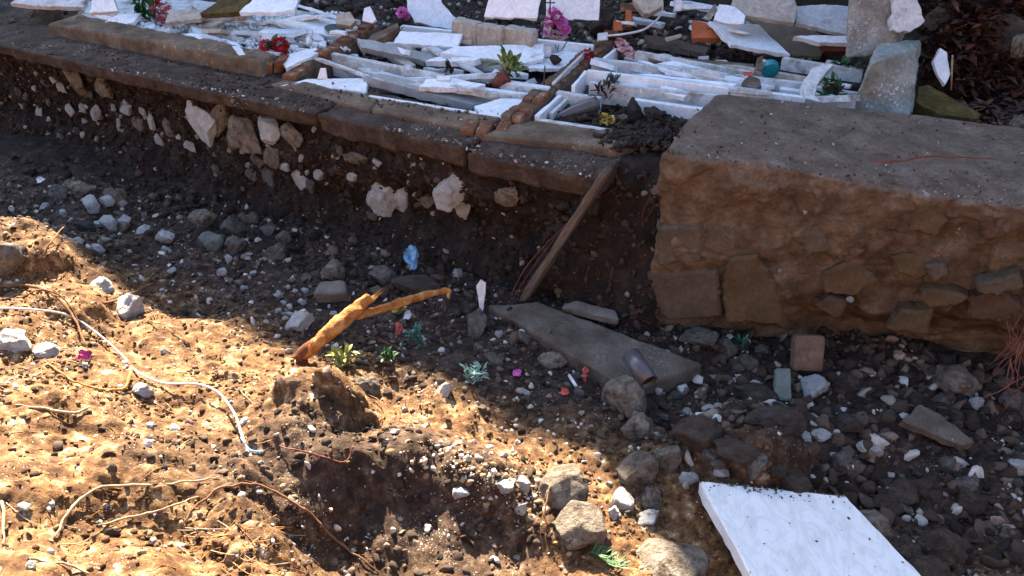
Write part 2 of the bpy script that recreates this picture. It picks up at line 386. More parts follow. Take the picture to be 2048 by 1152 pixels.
def hexa_obj(name, c8, n, m_, parent=None, amp=.01, freq=4.0, m=14, seed=0.0, smooth=True, front_amp=None, octv=4, **kw):
    V, F, _ = hexa(c8, n, amp, freq, m, seed, front_amp, octv)
    Vl, c = local(V)
    me = make_mesh(name, Vl, F, smooth)
    o = obj(name, me, m_, parent, **kw); o.location = c
    return o
def slab_mesh(pts, th, jit=.004, step=.06, bev=.004, seed=0):
    """polygonal slab: pts is the top outline (counter-clockwise from above), th the thickness"""
    rr = random.Random(seed)
    P = [np.asarray(p, float) for p in pts]
    c = np.mean(P, 0)
    n = np.zeros(3)
    for i in range(len(P)): n += np.cross(P[i] - c, P[(i + 1) % len(P)] - c)
    n /= np.linalg.norm(n)
    if np.dot(n, CP - c) < 0: P = P[::-1]; n = -n
    ring = []
    for i in range(len(P)):
        a, b = P[i], P[(i + 1) % len(P)]
        d = b - a; Ln = np.linalg.norm(d); k = max(1, int(Ln / step)); sd = np.cross(n, d / max(Ln, 1e-6))
        for j in range(k):
            q = a + d * (j / k)
            if jit: q = q + sd * rr.uniform(-jit, jit) + (d / Ln * rr.uniform(-.3, .3) * Ln / k if j else 0)
            ring.append(q)
    ring = np.array(ring); k = len(ring)
    cc = ring.mean(0)
    ins = ring + (cc - ring) / (np.linalg.norm(cc - ring, axis=1, keepdims=True) + 1e-6) * bev
    if jit:
        low = ring + np.array([[rr.uniform(-1, 1) * jit for _ in range(3)] for _ in range(k)])
    else: low = ring
    V = np.concatenate([ins, ring - n * bev, low - n * th])
    F = [tuple(range(k)), tuple(range(3 * k - 1, 2 * k - 1, -1))]
    for i in range(k):
        j = (i + 1) % k
        F.append((i, k + i, k + j, j)); F.append((k + i, 2 * k + i, 2 * k + j, k + j))
    return V, F
def slab_obj(name, pts, th, m_, parent=None, jit=.004, step=.06, bev=.004, seed=0, **kw):
    V, F = slab_mesh(pts, th, jit, step, bev, seed)
    Vl, c = local(V)
    o = obj(name, make_mesh(name, Vl, F), m_, parent, **kw); o.location = c
    return o
def plane_pts(pix, z, anchor=None, lean=0.0, roll=0.0):
    """pixels laid on a plane through anchor at height z; lean 0 is level, 90 stands up facing the camera"""
    a = anchor or pix[0]
    p0 = U(a[0], a[1], z)
    n = np.array([math.sin(R(roll)), -math.sin(R(lean)), math.cos(R(lean))]); n /= np.linalg.norm(n)
    return [UPL(u, v, p0, n) for u, v in pix]
def kerb_pts(a, b, za, zb, wid):
    A, B = U(a[0], a[1], za), U(b[0], b[1], zb)
    d = (B - A); d[2] = 0; d /= np.linalg.norm(d)
    bk = np.array([-d[1], d[0], 0.0])
    if bk[1] < 0: bk = -bk
    return [A, B, B + bk * wid, A + bk * wid]
def kerb_obj(name, a, b, z, h, wid, m_, parent=None, zb=None, jit=.003, seed=0, step=.12, **kw):
    return slab_obj(name, kerb_pts(a, b, z, zb if zb is not None else z, wid), h, m_, parent, jit=jit, step=step, bev=.006, seed=seed, **kw)
def catmull(P, k=6):
    P = np.asarray(P, float)
    if len(P) < 3: return P
    Q = np.concatenate([[2 * P[0] - P[1]], P, [2 * P[-1] - P[-2]]]); out = []
    for i in range(1, len(Q) - 2):
        for t in np.linspace(0, 1, k, endpoint=False):
            a, b, c, d = Q[i - 1], Q[i], Q[i + 1], Q[i + 2]
            out.append(.5 * (2 * b + (c - a) * t + (2 * a - 5 * b + 4 * c - d) * t * t + (3 * b - a - 3 * c + d) * t ** 3))
    out.append(P[-1]); return np.array(out)
def tube_mesh(P, r, sides=7, jit=0.0, k=6, seed=0.0):
    r = np.atleast_1d(np.asarray(r, float)); P = np.asarray(P, float)
    rr = np.interp(np.linspace(0, 1, (len(P) - 1) * k + 1), np.linspace(0, 1, len(r)), r) if len(r) > 1 else None
    C = catmull(P, k); n = len(C)
    rr = np.full(n, r[0]) if rr is None or len(rr) != n else rr
    V = []; ref = np.array([0.13, 0.21, 0.97])
    T = np.gradient(C, axis=0); T /= np.linalg.norm(T, axis=1, keepdims=True) + 1e-9
    for i in range(n):
        a = np.cross(T[i], ref); a /= np.linalg.norm(a) + 1e-9; b = np.cross(T[i], a)
        for s in range(sides):
            th = 2 * math.pi * s / sides
            V.append(C[i] + (a * math.cos(th) + b * math.sin(th)) * rr[i])
    V = np.array(V)
    if jit: V += jit * np.stack([fbm(V + seed + k2, 25, 2) for k2 in (0, 5, 9)], -1)
    F = [(i * sides + s, i * sides + (s + 1) % sides, (i + 1) * sides + (s + 1) % sides, (i + 1) * sides + s) for i in range(n - 1) for s in range(sides)]
    F.append(tuple(range(sides - 1, -1, -1))); F.append(tuple(range((n - 1) * sides, n * sides)))
    return V, F
def tube_obj(name, P, r, m_, parent=None, sides=7, jit=0.0, k=6, **kw):
    V, F = tube_mesh(P, r, sides, jit, k); Vl, c = local(V)
    o = obj(name, make_mesh(name, Vl, F, True), m_, parent, **kw); o.location = c
    return o
def ico(sub):
    import bmesh
    bm = bmesh.new(); bmesh.ops.create_icosphere(bm, subdivisions=sub, radius=1.0)
    V = np.array([v.co[:] for v in bm.verts]); F = np.array([[v.index for v in f.verts] for f in bm.faces]); bm.free()
    return V, F
ICO = {s: ico(s) for s in (1, 2, 3, 4)}
def rock_verts(sub, seed, cuts=7, rough=.10):
    V, F = ICO[sub]; V = V.copy(); r = np.random.default_rng(seed)
    for _ in range(cuts):
        n = r.normal(size=3); n /= np.linalg.norm(n); d = r.uniform(.42, .82)
        k = V @ n - d; V = V - np.clip(k, 0, None)[:, None] * n
    V = V * (1 + rough * fbm(V + seed * 3.7, 2.1, 5, .6))[:, None]
    V = V + .035 * np.stack([fbm(V + seed + q, 7, 3) for q in (0, 11, 23)], -1)
    V /= np.abs(V).max(0)
    return V, F
ROCKS = []
for k in range(14):
    V, F = rock_verts(4, k + 1, cuts=7 + k % 7, rough=.16 + .08 * (k % 3)); ROCKS.append((V, F))
_rk = {}
def rock_mesh(k, mk, sub=3):
    key = (k % 14, mk)
    if key not in _rk:
        V, F = ROCKS[k % 14]
        me = make_mesh('stone', V, F, True); me.materials.append(M_st[mk]); _rk[key] = me
    return _rk[key]
LAND = [(826,525,'the blue plastic rag'),(700,630,'the forked branch'),(1120,480,'the leaning plank'),(1120,650,'the flat concrete slab'),(1285,745,'the pipe stub'),(1617,705,'the upright brown brick'),(1620,770,'the white speckled stone'),
 (1870,850,'the triangular concrete shard'),(1550,965,'the clean marble slab'),(1690,1060,'the clean marble slab'),(950,757,'the cyan netting'),(830,680,'the teal artificial leaves'),(962,590,'the narrow porcelain shard'),(1250,786,'the egg-shaped stone'),(1138,965,'the striped boulder'),
 (1914,748,'the large pale stone by the block'),(1800,974,'the long brown stone'),(186,406,'the bright white speckled stone'),(235,442,'the touching pair of white stones'),(470,444,'the tall grey stone'),(655,573,'the squared grey stone'),
 (598,634,'the cream stone by the branch'),(1345,1112,'the big tan rock'),(172,725,'the magenta petal'),(440,802,'the bend of the white cable'),(270,980,'the long pale root'),(258,598,'the large sunlit white rock'),(686,730,'the yellow-green sprig'),
 (1210,1125,'the green grass tuft'),(1168,762,'the narrow red strip'),(546,502,'the lone sharp grey stone'),(331,473,'the last white stone of the row'),(424,480,'the pale greenish stone'),(734,762,'the cream stone on the brow'),(1500,776,'the stone with white crumbs'),
 (1398,672,'the blue-grey stone'),(2034,930,'the white stone at the edge'),(1882,1088,'the grey-brown corner rock'),(600,1050,'the hanging brown root'),(1270,932,'the stone with a yellow edge'),(36,672,'the white stone at the bank end'),(150,830,'the bone-pale root'),
 (295,30,'the green flowering bush'),(548,95,'the two red flowers'),(670,54,'the bronze oval'),(600,130,'the short brick stub'),(1020,140,'the yellow-green potted plant'),(860,110,'the grey marble beam'),(1108,55,'the pink flower bunch'),(1540,138,'the teal lid'),
 (1150,222,'the fallen brown vase'),(1410,60,'the orange tile'),(1630,165,'the rounded marble piece'),(1500,75,'the pointed white slab'),(1206,75,'the white junction box'),(1245,105,'the pale pink flowers'),(870,25,'the slant-edged headstone'),(690,38,'the cream masonry lump'),
 (1340,120,'the stained marble frame'),(480,70,'the grey marble block'),(800,75,'the small yellow flowers'),(1650,30,'the grey-streaked slab'),(1300,5,'the curved cream plaster'),(450,15,'the mossy slab')]
_used = set()
def autolabel(u, v, adj, noun):
    L = sorted(LAND, key=lambda q: (q[0] - u) ** 2 + ((q[1] - v) * 1.4) ** 2)
    def rel(q):
        dx, dy = u - q[0], v - q[1]
        d = ('right of' if dx > 0 else 'left of') if abs(dx) > abs(dy) * 1.2 else ('in front of' if dy > 0 else 'behind')
        return ('just ' if math.hypot(dx, dy) < 48 else '') + d
    for a in L[:5]:
        t = f'{adj} {noun} {rel(a)} {a[2]}'
        if t not in _used: _used.add(t); return t
    for a in L[:3]:
        for b in L[:5]:
            if a[2] == b[2]: continue
            t = f'{adj} {noun} between {a[2]} and {b[2]}'
            if t not in _used and len(t.split()) <= 16: _used.add(t); return t
    return f'{adj} {noun} {rel(L[0])} {L[0][2]}'
def size_word(px_): return 'tiny' if px_ < 13 else 'small' if px_ < 20 else 'medium' if px_ < 32 else 'fist-sized'
SWORD = {'w': 'white', 't': 'tan', 'g': 'grey', 'b': 'brown', 'd': 'dark', 'n': 'greenish', 'o': 'ochre'}
_nr = [0]
def rock(cx, cy, wpx, hpx, mk, parent=None, place=None, name='stone', squash=1.0, sink=.38, tilt=None, **kw):
    """stone whose silhouette is about wpx x hpx around pixel cx, cy, resting on the ground"""
    _nr[0] += 1; k = _nr[0]; rr = random.Random(k * 13 + 5)
    if place is None:
        g = G(cx, cy + hpx * .30)
    else: g = place
    s = pxm(g); a = wpx * s / 2 * 1.06; c = hpx * s / 2 * 1.12 * squash; b = (a + c) / 2
    o = bpy.data.objects.new(name, rock_mesh(rr.randrange(14), mk)); COL.objects.link(o)
    o.scale = (a, b if name == 'stone' and parent is None else (.55 * min(a, c) if parent is not None and parent.name.startswith('retaining') else b), c)
    o.rotation_euler = tilt or (rr.uniform(-.25, .25), rr.uniform(-.25, .25), rr.choice((0, math.pi)) + rr.uniform(-.35, .35))
    loc = Vector(g) + Vector((0, 0, c * (1 - 2 * sink)))
    if parent is not None:
        o.parent = parent; o.matrix_parent_inverse = Matrix.Translation(-Vector(parent.location)); loc = Vector(g)
    o.location = loc
    return tag(o, **kw)
def scatter_split(name, pos, size, tone, m_, lim=.018, **kw):
    b = size > lim
    scatter_mesh(name, pos[~b], size[~b], tone[~b], m_, **kw)
    kw2 = dict(kw); kw2['label'] = kw['label'].replace('dark mixed gravel and crumbs', 'coarse angular broken stones')
    scatter_mesh('coarse_' + name, pos[b], size[b], tone[b], m_, sub=2, cuts=13, **kw2)
def scatter_mesh(name, pos, size, tone, m_, flat_=.75, sub=1, cuts=4, **kw):
    """many small lumps joined into one stuff mesh"""
    n = len(pos); r = np.random.default_rng(len(pos))
    V0, F0 = ICO[sub]; nv = len(V0)
    var = np.stack([rock_verts(sub, 100 + k, cuts=cuts, rough=.25)[0] for k in range(12)])
    B = var[r.integers(0, 12, n)]
    B = B * (size[:, None, None] * np.stack([r.uniform(.7, 1.2, n), r.uniform(.7, 1.2, n), r.uniform(.5, 1.0, n) * flat_], -1)[:, None, :])
    q = r.normal(size=(n, 4)); q[:, 1:3] *= .4; q /= np.linalg.norm(q, axis=1, keepdims=True)
    w_, x_, y_, z_ = q.T
    Rm = np.stack([1 - 2 * (y_ ** 2 + z_ ** 2), 2 * (x_ * y_ - z_ * w_), 2 * (x_ * z_ + y_ * w_), 2 * (x_ * y_ + z_ * w_), 1 - 2 * (x_ ** 2 + z_ ** 2), 2 * (y_ * z_ - x_ * w_),
                   2 * (x_ * z_ - y_ * w_), 2 * (y_ * z_ + x_ * w_), 1 - 2 * (x_ ** 2 + y_ ** 2)], -1).reshape(n, 3, 3)
    V = np.einsum('nij,nvj->nvi', Rm, B) + pos[:, None, :]
    F = (F0[None] + (np.arange(n) * nv)[:, None, None]).reshape(-1, 3)
    me = make_mesh(name, V.reshape(-1, 3), F, False, {'tone': np.repeat(tone, nv)})
    return obj(name, me, m_, **kw)
def leaf_mesh(name, L, Wd, curl=.3, fold=.15):
    n = 5; V = []; F = []
    for i in range(n + 1):
        t = i / n; ww = Wd * math.sin(math.pi * min(1, t * .92 + .06)) ** .8
        z = curl * L * math.sin(t * 2.2) * .6; y = L * t
        V += [(-ww, y, z + fold * ww), (0, y, z), (ww, y, z + fold * ww)]
    for i in range(n):
        for j in range(2): F.append((i * 3 + j, i * 3 + j + 1, i * 3 + j + 4, i * 3 + j + 3))
    return make_mesh(name, V, F, True)
def bloom_mesh(name, r, seed=0, petals=26):
    rr = random.Random(seed); V = []; F = []
    for k in range(petals):
        ph = math.acos(1 - 1.75 * (k + .5) / petals); th = k * 2.39996
        d = Vector((math.sin(ph) * math.cos(th), math.sin(ph) * math.sin(th), math.cos(ph)))
        t = d.cross(Vector((0, 0, 1))).normalized() if ph > .05 else Vector((1, 0, 0)); b = d.cross(t)
        s = r * rr.uniform(.42, .6); c = d * r * .45; b0 = len(V)
        for (a, e, o) in ((-.5, 0, .1), (.5, 0, .1), (-.9, .9, .5), (0, .75, .42), (.9, .9, .5), (-.5, 1.5, .75), (.5, 1.45, .7)):
            V.append(c + t * a * s + (d * .75 + b * .5 * rr.uniform(.6, 1.2)) * e * s * .8 + d * o * s * .3)
        F += [(b0, b0 + 1, b0 + 3), (b0, b0 + 3, b0 + 2), (b0 + 1, b0 + 4, b0 + 3), (b0 + 2, b0 + 3, b0 + 5), (b0 + 3, b0 + 6, b0 + 5), (b0 + 3, b0 + 4, b0 + 6)]
    return make_mesh(name, [tuple(v) for v in V], F, True)
_lf = {}
def leaf_part(parent, at, L, Wd, mm, az, el, name='leaf', curl=.3):
    key = (mm.name, round(L, 2), round(Wd, 3), curl)
    if key not in _lf:
        _lf[key] = leaf_mesh(name, L, Wd, curl); _lf[key].materials.append(mm)
    o = bpy.data.objects.new(name, _lf[key]); COL.objects.link(o)
    o.parent = parent
    o.location = Vector([float(c) for c in at]) - parent.location
    o.rotation_euler = (el, random.uniform(-.4, .4), az)
    return o
def bloom_part(parent, at, r, mm, seed, name='bloom'):
    key = (mm.name, round(r, 3))
    if key not in _lf:
        _lf[key] = bloom_mesh(name, r, seed); _lf[key].materials.append(mm)
    o = bpy.data.objects.new(name, _lf[key]); COL.objects.link(o)
    o.parent = parent; o.location = Vector([float(c) for c in at]) - parent.location
    o.rotation_euler = (random.uniform(.2, .9), random.uniform(-.4, .4), random.uniform(0, 6))
    return o
def bouquet(base, label, cat, blooms=(), leaves=(), name='flower_bunch', stem=None):
    """blooms: (dx, dy, dz, radius, material); leaves: (count, length, width, material, spread height)"""
    e = empty(name, base, label=label, cat=cat)
    b = np.asarray(base, float)
    for k, (dx, dy, dz, r, mm) in enumerate(blooms):
        bloom_part(e, b + (dx, dy, dz), r, mm, k)
        if stem: tube_obj('stem', [b + (dx * .3, dy * .3, 0), b + (dx * .7, dy * .7, dz * .5), b + (dx, dy, dz)], .003, stem, e, sides=5, k=3)
    for (n, L, Wd, mm, sh) in leaves:
        for k in range(n):
            az = random.uniform(0, 6.28); el = random.uniform(-.4, 1.2)
            leaf_part(e, b + (random.uniform(-1, 1) * sh * .5, random.uniform(-1, 1) * sh * .4, random.uniform(0, 1) * sh), L * random.choice((.8, 1.0, 1.15)), Wd, mm, az, el)
    return e

# ================================================================== SETTING
def wp(s, t, z): return W0 + WD * s - WN * t + np.array([0, 0, z])
def spaced(lo, a, b, hi, step, grow=1.35):
    mid = np.arange(a, b + step / 2, step); L = [a]; d = step
    while L[-1] > lo: d *= grow; L.append(L[-1] - d)
    Rr = [b]; d = step
    while Rr[-1] < hi: d *= grow; Rr.append(Rr[-1] + d)
    return np.concatenate([np.array(L[1:][::-1]), mid, np.array(Rr[1:])])

# lower ground: trench and bank, one sheet out to the horizon
gx = spaced(-150, -4.7, 4.4, 150, .0135); gy = spaced(-150, 2.2, 7.4, 150, .0135)
X, Y = np.meshgrid(gx, gy, indexing='ij')
Xr, Yr = X.ravel(), Y.ravel()
Z = _hgt_exact(Xr, Yr); D = dryness_and_shade(Xr, Yr)
P = np.stack([Xr, Yr, 0 * Xr], -1)
near = np.clip(1.5 - np.hypot(Xr, Yr - 5) / 8, 0, 1)
Z = Z + near * ((.018 - .005 * D) * fbm(P + 1.3, 13, 4, .65) + (.010 + .006 * D) * fbm(P + 4.3, 30, 3, .7))
far = np.clip((np.hypot(Xr, Yr - 4) - 9) / 10, 0, 1)
Z = Z * (1 - far) + far * (-.3)
back = np.clip(-2.5 - Yr, 0, None); Z = Z + np.minimum(back * .85, 9.0 + .02 * back) * (1 + .12 * fbm(P, .35, 3))  # unseen slope added behind the camera to cut sky light on upright faces
ground = obj('ground', make_mesh('ground', np.stack([Xr, Yr, Z], -1), grid_faces(len(gx), len(gy)), True, {'dry': D}), M_soil, kind='structure')  # the dry attribute also carries the painted gully shade

# terrace behind the wall
ts = spaced(-60, -1.5, 9.5, 60, .045); tt = np.concatenate([[.2, .2001], spaced(.2, .25, 4.6, 9.5, .045)[8:]])
tt = np.concatenate([[.55, .5501], np.arange(.60, 4.6, .045), 4.6 * 1.12 ** np.arange(1, 7)])
S_, T_ = np.meshgrid(ts, tt, indexing='ij')
Sr, Tr = S_.ravel(), T_.ravel()
Tr = Tr + .85 * np.clip((Sr - 5.6) / .1, 0, 1) * np.clip((4.6 - Tr) / 4.4, 0, 1)
TP = W0[None] + Sr[:, None] * WD[None] - Tr[:, None] * WN[None]
tz = 1.0 + .03 * fbm(TP, 2.5, 4) + .03 * (lumpy(TP + 5, 7, 3) - .5)
tz = np.where((np.tile(np.arange(len(tt)), len(ts)) == 0), -.4, tz)
hollow = np.clip((Sr - 7.4) / .5, 0, 1) * np.clip((Tr - 1.0) / .3, 0, 1)
tz = tz - .25 * hollow
TP[:, 2] = tz
obj('terrace_ground', make_mesh('terrace_ground', TP, grid_faces(len(ts), len(tt)), True), M_terr, kind='structure')

# unseen hill added behind the terrace to keep the sun off graves and trench
hx = np.concatenate([np.arange(-60, -14, 3.0), np.arange(-14, 14, .3), np.arange(14, 61, 3.0)]); hy = np.concatenate([np.arange(0, 8.6, .3), np.arange(9, 60, 3.0)])
HX, HY = np.meshgrid(hx, hy, indexing='ij')
SH = 12.0                                                                 # metres from the shadow line back to the crest
A2 = np.array([-3.2, 5.25]) - SH * np.array([SUN_TRAVEL.x, SUN_TRAVEL.y]); B2 = np.array([.95, 3.75]) - SH * np.array([SUN_TRAVEL.x, SUN_TRAVEL.y])
slope = (B2[1] - A2[1]) / (B2[0] - A2[0])
crest_y = A2[1] + slope * (HX - A2[0])
foot_y = crest_y - 4.2
crest_z = .1 + SH * math.tan(SUN_EL)
up = 1 / (1 + np.exp(-(HX - B2[0]) / .12)) * 6.0
prof = np.clip(HY / 4.2, 0, 1)
prof = prof ** .8
HZ = .95 + prof * (crest_z - .95) + up * np.clip((HY - 1.2) / 3.0, 0, 1)
PY = foot_y + HY
hp = np.stack([HX.ravel(), PY.ravel(), HZ.ravel()], -1)
mid = (prof.ravel() < .97) & (prof.ravel() > .02)
hp[:, 2] += np.where(mid, .35 * fbm(hp, .8, 4), .12 * fbm(hp, 1.1, 3))
obj('added_shade_hill', make_mesh('added_shade_hill', hp, grid_faces(len(hx), len(hy)), True), M_shade_hill, kind='structure')

# ------------------------------------------------------------------ retaining wall of earth and rubble under a concrete coping
wall = empty('retaining_wall', wp(1, 0, 0), label='low dark earth and rubble wall with cracked concrete coping, below the graves', cat='wall')
ws = np.arange(-3.5, 5.6, .014); wz = np.arange(-.25, 1.06, .014)
WS, WZ = np.meshgrid(ws, wz, indexing='ij'); a, b = WS.ravel(), WZ.ravel()
Pw = W0[None] + a[:, None] * WD[None] + np.stack([0 * a, 0 * a, b], -1)
def wall_rec(Pw, a, b):
    rec = .13 + .20 * np.clip((.95 - b) / .25, 0, 1) * np.clip((b - .05) / .3, 0, 1) * np.clip((2.9 - a) / 1.5, 0, 1) - .06 * np.clip((.3 - b) / .4, 0, 1) + .06 * np.clip((b - .7) / .2, 0, 1) + .16 * np.clip((.75 - b) / .35, 0, 1) * np.clip((b - .0) / .3, 0, 1) * np.clip((a - 2.2) / 1.0, 0, 1)
    return rec + .09 * fbm(Pw, 2.2, 3) - .10 * (lumpy(Pw + 2, 6, 4) - .5) - .05 * (lumpy(Pw + 8, 17, 3) - .5)
rec = wall_rec(Pw, a, b)
def on_wall(u, v):
    r = .2
    for _ in range(6):
        p = UPL(u, v, wp(0, r, 0), WN); sw = wall_st(p[0], p[1])[0]
        r = float(wall_rec((W0 + WD * sw + np.array([0, 0, p[2]]))[None], np.array([sw]), np.array([p[2]]))[0])
    return p
Pw = Pw - WN[None] * rec[:, None]
obj('earth_core', make_mesh('earth_core', Pw, grid_faces(len(ws), len(wz)), True), M_wallsoil, wall)
def cap_seg(s0, s1, dz0, dz1, t0=-.02, t1=.62, th=.12, seed=0, dt0=0., dt1=0.):
    c8 = [wp(s0, t0 + dt0 + .03, 1.1 - th + dz0), wp(s1, t0 + dt1 + .03, 1.1 - th + dz1), wp(s1, t1, 1.1 - th + dz1), wp(s0, t1, 1.1 - th + dz0),
          wp(s0, t0 + dt0, 1.1 + dz0), wp(s1, t0 + dt1, 1.1 + dz1), wp(s1, t1, 1.1 + dz1), wp(s0, t1, 1.1 + dz0)]
    hexa_obj('coping_block', c8, (int((s1 - s0) / .014), 26, 12), M_cap, wall, amp=.026, freq=7.5, m=44, seed=seed, octv=6)
cap_seg(-3.4, 3.31, .02, .0, th=.11, seed=2.7, t1=.62)
cap_seg(3.325, 4.62, -.01, -.012, th=.15, seed=4.1, dt0=.03)
cap_seg(4.645, 5.62, -.035, -.04, th=.15, seed=5.9, dt0=-.01, dt1=.02)
WP0 = wp(0, .22, 0)
STN = [(127,172,16,26,'w'),(158,165,36,50,'t'),(205,172,32,42,'t'),(225,185,15,18,'w'),(83,222,16,20,'w'),(145,222,18,22,'w'),(195,222,18,30,'w'),(258,222,26,20,'w'),(280,248,22,26,'t'),(305,240,14,28,'w'),
 (343,262,26,38,'t'),(322,282,14,24,'w'),(410,236,58,78,'w'),(440,232,34,62,'t'),(540,265,46,44,'w'),(498,272,58,62,'t'),(590,275,34,46,'t'),(550,310,36,36,'t'),(520,318,28,28,'g'),(608,355,38,36,'w'),
 (545,360,24,44,'g'),(640,345,20,20,'w'),(385,292,24,16,'w'),(435,340,18,18,'g'),(90,165,11,12,'t'),(38,182,14,14,'g'),(55,190,12,14,'g'),(110,158,14,12,'w'),(240,247,10,22,'w'),(715,313,46,20,'t'),(757,322,16,16,'w'),
 (706,350,20,16,'w'),(768,385,56,72,'w'),(797,392,40,62,'w'),(855,402,34,32,'t'),(903,378,50,64,'w'),(928,404,38,52,'w'),(1020,390,46,36,'t'),(745,432,20,14,'g'),(470,280,22,30,'g'),(575,335,20,18,'w'),
 (505,350,22,20,'g'),(625,375,20,26,'g'),(70,175,10,10,'w'),(100,205,12,12,'t'),(170,215,14,14,'w'),(230,215,12,12,'w'),(185,190,12,14,'g'),(250,205,10,10,'t'),(290,222,12,14,'w')]
for k, (cx, cy, ww, hh, mk) in enumerate(STN):
    p = on_wall(cx, cy)
    rock(cx, cy, ww * 1.45, hh * 1.35, mk, parent=wall, place=p + WN * .02, tilt=(random.uniform(-.2, .2), random.uniform(-.5, .5), -R(28.2)))
rs = random.Random(3)
for k in range(130):
    cx = rs.choice((rs.uniform(20, 340), rs.uniform(360, 700), rs.uniform(20, 1080))); cy = 175 + cx * .14 + rs.gauss(50, 45); q = 7 + 14 * rs.random() ** 2
    if cy < 150 + cx * .17: continue
    rock(cx, cy, q, q * rs.uniform(.7, 1.3), rs.choice('wwtg'), parent=wall, place=on_wall(cx, cy))

# ------------------------------------------------------------------ slumped earth between the wall and the big block
eb = [wp(5.0, .0, -.15), wp(6.1, -.06, -.15), wp(6.1, .9, -.15), wp(5.0, .9, -.15), wp(5.3, .30, 1.0), wp(6.0, .34, 1.06), wp(6.0, 1.0, 1.1), wp(5.1, .9, 1.04)]
V, F, _ = hexa(eb, (60, 40, 70), .07, 3.6, 8, 3.3, octv=5)
SL_V, SL_N = V.copy(), _
obj('earth_slump', make_mesh('earth_slump', V, F, True), M_wallsoil, kind='structure')

# ------------------------------------------------------------------ the big tilted wall block on the right
block = empty('masonry_block', U(1600, 690, -.08), label='huge broken block of muddy brown masonry with a flat concrete top', cat='masonry block')
bf = [U(1292, 655, -.05), U(2300, 770, -.2), U(2300, 770, -.2) + [.55, 1.2, 0], U(1292, 655, -.05) + [.45, 1.0, 0],
      U(1318, 302, 1.33), U(2300, 455, 1.18), U(2052, 252, 1.24), U(1430, 183, 1.34)]
bf[2] = bf[6] * [1, 1, 0] + [0.1, 0, -.2]
V, F, Nn = hexa(bf, (270, 60, 120), .016, 3.2, 40, 11.0, front_amp=.085, octv=7)
wf = np.clip(-(Nn @ np.array([-WN[0] * -1, -WN[1] * -1, 0])) * -1, -1, 1)
facing = Nn @ WN
u_ = np.clip(facing * 1.3, 0, 1)
und = np.clip((.28 - V[:, 2]) / .22, 0, 1) * np.clip((V[:, 0] - 1.7) / .4, 0, 1) * u_
V = V - WN[None] * (und * .16)[:, None]
V = V + WN[None] * (u_ * .05 * (fbm(V + 4, 2.3, 3)) * 1.2)[:, None]
cr_ = np.random.default_rng(4); sds = np.stack([cr_.uniform(.5, 5, 150), cr_.uniform(-.3, 1.4, 150)], -1); hts = cr_.uniform(-.016, .022, 150)
al = (V - bf[4]) @ WD + .9; pq = np.stack([al + .10 * fbm(V + 2, 4, 3), (V[:, 2] + .08 * fbm(V + 7, 4, 3)) * 1.25], -1)
dm = np.hypot(pq[:, None, 0] - sds[None, :, 0], pq[:, None, 1] - sds[None, :, 1] * 1.25); od = np.argsort(dm, 1)[:, :2]
d1 = np.take_along_axis(dm, od, 1); gap = np.clip((d1[:, 1] - d1[:, 0]) / .05, 0, 1)
V = V + WN[None] * (u_ * (hts[od[:, 0]] * gap - .010 * (1 - gap) + .022 * fbm(V + 3, 11, 4, .6)))[:, None]
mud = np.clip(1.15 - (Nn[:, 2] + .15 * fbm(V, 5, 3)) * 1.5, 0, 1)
Vl, c = local(V)
o = obj('core', make_mesh('core', Vl, F, True, {'mud': mud}), M_block, block); o.location = c
M_bst = [mat('ochre_block', [(.3, (.070, .045, .022)), (.55, (.115, .076, .040)), (.8, (.165, .118, .072))], scale=4, bump=.4, bscale=40, fine=.35),
         mat('grey_brown_block', [(.3, (.072, .053, .037)), (.55, (.112, .084, .060)), (.8, (.165, .13, .10))], scale=4, bump=.4, bscale=40, fine=.35)]
def hface(pix, k, th=.10, name='stone_block', proud=.02):
    p0 = UPL(1600, 560, bf[4] + np.array([0, 0, -.6]) + WN * 0.0, np.cross(bf[5] - bf[4], bf[0] - bf[4]))
    n = np.cross(bf[5] - bf[4], bf[0] - bf[4]); n /= np.linalg.norm(n)
    if np.dot(n, WN) < 0: n = -n
    pts = [UPL(u, v, bf[4], n) + n * proud for u, v in pix]
    slab_obj(name, pts, th, M_bst[k], block, jit=.010, step=.03, bev=.02, seed=len(pix) + int(pix[0][0]))
hface([(1312,452),(1403,448),(1408,520),(1316,527)], 1)
hface([(1410,455),(1470,452),(1476,500),(1412,508)], 1, proud=.0)
hface([(1294,548),(1436,540),(1442,632),(1340,640),(1300,618)], 1, proud=.012)
hface([(1458,515),(1515,508),(1548,560),(1570,648),(1452,640),(1446,570)], 0, proud=.025)
hface([(1600,470),(1655,462),(1660,505),(1612,512)], 1, proud=.0)
hface([(1850,532),(1890,530),(1898,552),(1865,565)], 1, proud=.01)
hface([(1950,570),(2040,548),(2048,575),(1990,592),(1955,585)], 1, proud=.01)
M_bst += [mat('purple_grey_block', [(.3, (.072, .055, .047)), (.55, (.115, .090, .078)), (.8, (.17, .14, .12))], scale=5, bump=.5, bscale=40, fine=.4),
          mat('red_brown_block', [(.3, (.062, .034, .020)), (.55, (.108, .062, .037)), (.8, (.16, .105, .068))], scale=5, bump=.5, bscale=40, fine=.4)]
rb = random.Random(31)
FACE = [(1556,398,60,40),(1620,412,60,42),(1700,410,50,36),(1745,436,70,46),(1860,455,80,50),(1720,505,60,36),(1690,570,70,46),(1830,545,60,36),(1990,470,70,48),(1900,596,110,44),(1985,625,70,44),(1660,630,70,40),(1840,655,80,40),(1360,380,70,46)]
